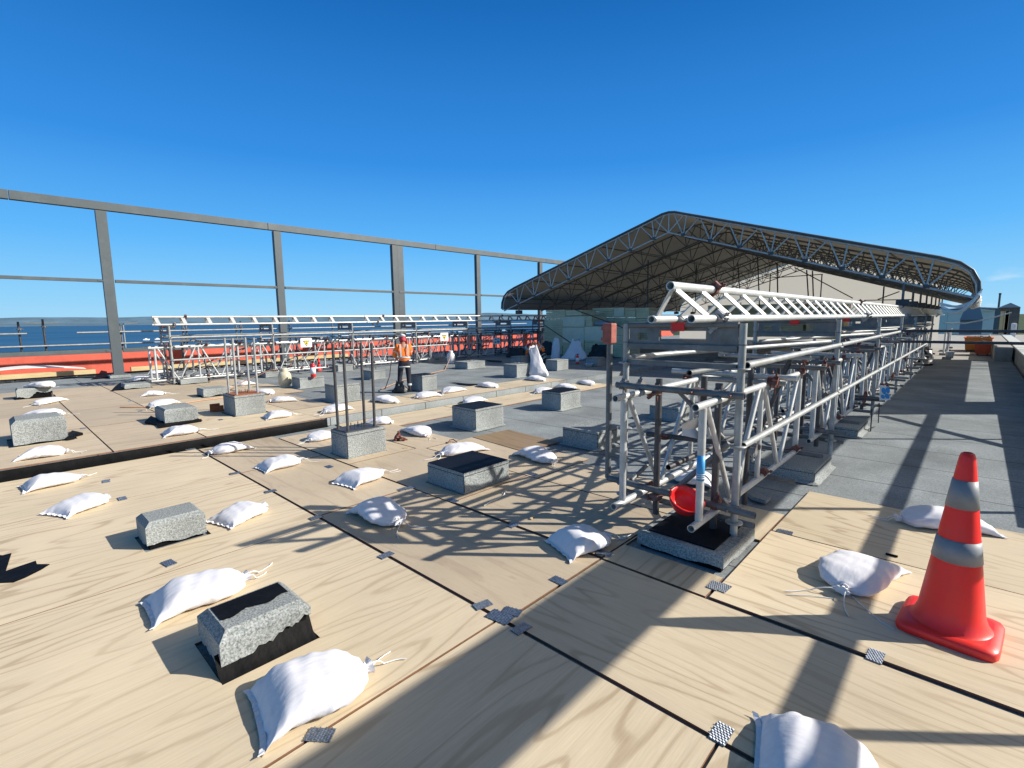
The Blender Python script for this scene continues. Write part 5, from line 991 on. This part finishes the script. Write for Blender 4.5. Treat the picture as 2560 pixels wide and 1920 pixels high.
for k,(x,w_) in enumerate(((1810,14),(1870,20),(1900,12))): 
    a=onY('ZR',x,540,58); tag(MB().box(a.x,a.x+w_*.008*2,57.7,57.95,-12.5,a.z).build('timber_post','timber'),'%s tan post in front of the brown patched building'%['left','middle','right'][k],'post','posts before the brown building')
a=onY('ZR',1775,255,260); b_=onY('ZR',1822,255,260); o=thing('chimney_stack','slim grey chimney on the skyline at right','chimney',(a.x,260,-12)); MB().tube(((a.x+b_.x)/2,260,-12),((a.x+b_.x)/2,260,a.z),(b_.x-a.x)/2,16,r2=(b_.x-a.x)/2.3).build('shaft','galvd',o); MB().tube(((a.x+b_.x)/2,260,a.z),((a.x+b_.x)/2,260,a.z+.6),(b_.x-a.x)/1.9,16).build('rim','dark',o)
a=onY('ZR',1995,870,40); b_=onY('ZR',2095,750,40); o=thing('roof_unit','white box shaped roof unit behind the parapet','roof unit',(a.x,40,-.5)); MB().box(a.x,b_.x,40,41,-3,b_.z).build('casing','white',o,bevel=.03); MB().box(a.x+.1,b_.x-.1,39.97,39.99,a.z+.1,b_.z-.1).build('grille','galvd',o)
bldg('ZR',200,520,900,520,300,60,'factory','low pale factory far behind the right scaffold end','roofw','roofw')
for i,(x,z_) in enumerate(((14,8),(30,5),(48,9))): pass
# ------------------------------------------------------------------ people
def skin(name,m,parent,V,E,Rd,sub=2,root=0):
    me=bpy.data.meshes.new(name); me.from_pydata([tuple(v) for v in V],E,[]); me.update(); me.materials.append(MT[m]); o=link(bpy.data.objects.new(name,me)); o.parent=parent
    sk=o.modifiers.new('k','SKIN'); sk.use_smooth_shade=True; sv=me.skin_vertices[0].data
    for i,r in enumerate(Rd): sv[i].radius=(r,r) if not isinstance(r,tuple) else r; sv[i].use_root=(i==root)
    s=o.modifiers.new('s','SUBSURF'); s.levels=sub; s.render_levels=sub; return o
def chain(V,E,Rd,start,pts):
    p=start
    for (c,r) in pts: V.append(Vector(c)); Rd.append(r); E.append((p,len(V)-1)); p=len(V)-1
    return p
def hand(V,E,Rd,w_,d,side):
    # w_: wrist index; d: pointing direction; fingers curl inward
    c=V[w_]; d=Vector(d).normalized(); u=Vector((0,0,1)); s=d.cross(u).normalized()*side
    k=chain(V,E,Rd,w_,[(c+d*.045,(.022,.034)),(c+d*.085,(.018,.036))])
    for i in range(4):
        o=s*(.027-.018*i); l=[.030,.034,.032,.025][i]; chain(V,E,Rd,k,[(c+d*.10+o,.0095),(c+d*(.10+l)+o-u*.008,.009),(c+d*(.10+l*1.6)+o-u*.028,.008)])
    chain(V,E,Rd,w_+1,[(c+d*.055+s*.040,.011),(c+d*.085+s*.052-u*.01,.0095)])
def person(loc,rz,s,label,pose):
    o=thing('person',label,'person',loc,None,rz); o.scale=(s,s,s); J=pose
    # body: one continuous skinned figure (x right, y forward, z up)
    V=[Vector(J['pel'])];E=[];Rd=[(.15,.12)]
    ch=chain(V,E,Rd,0,[(J['waist'],(.14,.10)),(J['chest'],(.17,.115))]); nk=chain(V,E,Rd,ch,[(J['neck'],.062)])
    hd=Vector(J['head']); nd=Vector(J['neck']); up=(hd-nd).normalized(); f=Vector(J['face']).normalized()
    chain(V,E,Rd,nk,[(nd+up*.05+f*.01,.055),(hd-up*.055+f*.02,(.066,.072)),(hd,(.078,.088)),(hd+up*.07-f*.01,(.06,.07))])
    V.append(hd+f*.098-up*.02); Rd.append(.012); E.append((len(V)-3,len(V)-1))
    for sd,k in(('L',-1),('R',1)):
        e=chain(V,E,Rd,ch,[(J['sh'+sd],.058),(J['el'+sd],.043),(J['wr'+sd],.027)]); hand(V,E,Rd,e,Vector(J['wr'+sd])-Vector(J['el'+sd]),-k)
        chain(V,E,Rd,0,[(J['hip'+sd],.088),(J['kn'+sd],.056),(J['an'+sd],.038)])
    skin('body','skin',o,V,E,Rd)
    # eyes and ears as part of face detail
    sv=f.cross(up).normalized(); mb=MB()
    for k in(-1,1): mb.lathe([(0,-.006),(.006,-.004),(.008,0),(.006,.004),(0,.006)],8,tuple(hd+f*.083+sv*.031*k+up*.0))
    mb.build('eyes','black',o,local=True)
    # trousers
    V=[Vector(J['pel'])];E=[];Rd=[(.165,.135)]; chain(V,E,Rd,0,[(Vector(J['pel'])*.5+Vector(J['waist'])*.5,(.15,.115))])
    for sd in 'LR': chain(V,E,Rd,0,[(J['hip'+sd],.105),(J['kn'+sd],.080),(Vector(J['kn'+sd])*.35+Vector(J['an'+sd])*.65,.072),(Vector(J['kn'+sd])*.06+Vector(J['an'+sd])*.94,.066)])
    skin('trousers','navy',o,V,E,Rd)
    for sd in 'LR':
        a=Vector(J['an'+sd]); k=Vector(J['kn'+sd]); d=(k-a).normalized(); MB().tube(a+d*.10,a+d*.16,.079,14).build('reflective_cuff','hivizs',o,local=True)
        V=[a+Vector((0,-.03,.02)),a+Vector((0,-.02,-.045)),a+Vector((0,.09,-.055)),a+Vector((0,.17,-.062)),a+Vector((0,-.01,.09))]; skin('boot','boot',o,V,[(0,1),(1,2),(2,3),(0,4)],[.052,.048,.046,.038,.055])
    # jacket
    V=[Vector(J['pel'])+Vector((0,-.005,-.06))];E=[];Rd=[(.185,.15)]; ch=chain(V,E,Rd,0,[(J['waist'],(.175,.14)),(J['chest'],(.195,.145)),])
    chain(V,E,Rd,ch,[(Vector(J['chest'])*.35+Vector(J['neck'])*.65,(.12,.10)),(Vector(J['neck'])*1.0,.075)])
    for sd in 'LR': chain(V,E,Rd,ch,[(J['sh'+sd],.082),(J['el'+sd],.064),(Vector(J['el'+sd])*.15+Vector(J['wr'+sd])*.85,.05)])
    skin('jacket','hiviz',o,V,E,Rd)
    pe,wa,cs=Vector(J['pel']),Vector(J['waist']),Vector(J['chest'])
    def hoop(c,ax,rx,ry,h,nm='silver_stripe'):
        ax=ax.normalized(); X=Vector((1,0,0)); X=(X-ax*X.dot(ax)).normalized(); Y=ax.cross(X); n=28; vs=[c+X*rx*math.cos(6.28318*i/n)+Y*ry*math.sin(6.28318*i/n)+ax*z for z in(-h/2,h/2) for i in range(n)]
        MB().add(vs,[(i,(i+1)%n,n+(i+1)%n,n+i) for i in range(n)],0,True).build(nm,'hivizs',o,local=True)
    hoop(pe*.25+wa*.75,cs-pe,.185,.152,.05); hoop(pe+Vector((0,-.005,-.17)),cs-pe,.178,.143,.035); 
    for sd in 'LR': e_,w2=Vector(J['el'+sd]),Vector(J['wr'+sd]); hoop(e_*.55+w2*.45,w2-e_,.062,.062,.04); s_=Vector(J['sh'+sd]); hoop(s_*.4+e_*.6,e_-s_,.073,.073,.04)
    for k in(-1,1):
        pts=[wa+Vector((k*.10,-.148,0)),wa*.5+cs*.5+Vector((k*.105,-.157,0)),cs+Vector((k*.11,-.148,.05)),cs+Vector((k*.11,-.07,.15)),cs+Vector((k*.11,.06,.14)),cs+Vector((k*.11,.15,0))]
        mb=MB(); 
        for a,b in zip(pts,pts[1:]): mb.bar(a,b,.045,.006,(0,-1,.3))
        mb.build('shoulder_stripe','hivizs',o,local=True)
    # helmet + neck cover
    mt=Matrix.Identity(3); Z=up; Y=(f-up*f.dot(up)).normalized(); X=Y.cross(Z)
    def hl(prof,m_,nm,ey=1.15,off=0,brim=0):
        mb=MB(); n=28; vs=[]
        for r,z in prof:
            for i in range(n): a=6.28318*i/n; rb=r*(1+brim*max(0,math.sin(a))**3 if r>.1 and z<.02 else 1); vs.append(hd+X*rb*math.cos(a)+Y*(rb*ey*math.sin(a))+Z*(z+off))
        m2=len(prof); mb.add(vs,[(i*n+k,i*n+(k+1)%n,(i+1)*n+(k+1)%n,(i+1)*n+k) for i in range(m2-1) for k in range(n)],0,True); mb.build(nm,m_,o,local=True)
    hl([(.118,.035),(.120,.03),(.106,.035),(.106,.06),(.10,.10),(.078,.137),(.045,.158),(.001,.166)],J.get('hat','white'),'helmet',1.18,.0,.35)
    hl([(.088,-.10),(.095,-.07),(.098,-.02),(.098,.035)],'snood','neck_cover',1.12)
    hl([(.107,.055),(.1085,.055),(.108,.070),(.105,.072)],'black','helmet_band',1.18)
    return o
stand=dict(pel=(0,0,.93),waist=(0,.03,1.08),chest=(0,.06,1.30),neck=(0,.10,1.49),head=(0,.17,1.60),face=(.1,.75,-.65),
 shL=(-.19,.06,1.40),shR=(.19,.06,1.40),elL=(-.29,.12,1.14),elR=(.22,.20,1.14),wrL=(-.20,.34,1.02),wrR=(.08,.36,1.02),
 hipL=(-.10,0,.86),hipR=(.10,0,.86),knL=(-.14,.05,.48),knR=(.12,.03,.48),anL=(-.19,-.05,.085),anR=(.13,-.02,.085),hat='white')
p=G('L3',945,968,DZ); top=onY('L3',965,328,p.y); S1=(top.z-DZ)/1.78
person((p.x,p.y,DZ),math.atan2(-p.x,-p.y)*0+R_(62),S1,'standing worker in orange high visibility jacket and white helmet, back to the camera, head bowed',stand)
WP=Vector((p.x,p.y,DZ))
crouch=dict(pel=(0,-.15,.42),waist=(0,.0,.55),chest=(0,.22,.66),neck=(0,.40,.68),head=(0,.50,.62),face=(0,.6,-.8),
 shL=(-.18,.26,.68),shR=(.18,.26,.68),elL=(-.24,.42,.42),elR=(.24,.42,.42),wrL=(-.12,.55,.20),wrR=(.12,.55,.20),
 hipL=(-.10,-.12,.40),hipR=(.10,-.12,.40),knL=(-.20,.26,.42),knR=(.20,.20,.34),anL=(-.18,.0,.085),anR=(.18,-.16,.085),hat='white')
p=G('L4',655,905,DZ); person((p.x,p.y,DZ),R_(95),.95,'crouching worker in orange high visibility jacket bent over behind the tall white bag',crouch)
# torch hose of the standing worker
a=WP+Vector((-.25,-.12,.95*S1)); pts=[WP+Vector((-.22,-.02,1.0*S1)),WP+Vector((-.28,-.15,.7)),WP+Vector((-.30,-.2,.35)),WP+Vector((-.38,-.28,.06)),WP+Vector((-.7,-.2,.012)),WP+Vector((-1.8,1.2,.012)),WP+Vector((-3.0,3.6,.012)),Vector(g2)+Vector((.5,-.6,.012)),Vector(g2)+Vector((.3,-.3,.2)),Vector(g2)+Vector((0,0,.43))]
tag(MB().sweep(pts,.011,6).build('gas_hose','hose'),'pale gas hose from the standing worker to the white bottle','hose')
crumple('tool_bag','black tool bag at the feet of the standing worker','bag','black',(WP.x-.02,WP.y-.12,DZ),.34,.22,.24,.5,21,rz=.6)

# ------------------------------------------------------------------ small debris
for i,(t_,x,y,lb) in enumerate((('BR',1640,190,'small dark offcut lying left of the traffic cone on the sheet'),('T4',870,775,'small pale wood chip right of the loose clamp'),('T4',1740,1260,'small pale wood chip in the lattice shadow right of centre'),('T3',1000,745,'small grey chip left of the striped sandbag'))):
    p=G(t_,x,y,0); o=MB().obox(p+Vector((0,0,.007)),Vector((math.cos(i),math.sin(i),0)),Vector((-math.sin(i),math.cos(i),0)),Vector((0,0,1)),.035,.010,.005).build('wood_chip','bit' if i==0 else 'timber',bevel=.002); tag(o,lb,'offcut','small offcuts on the deck')
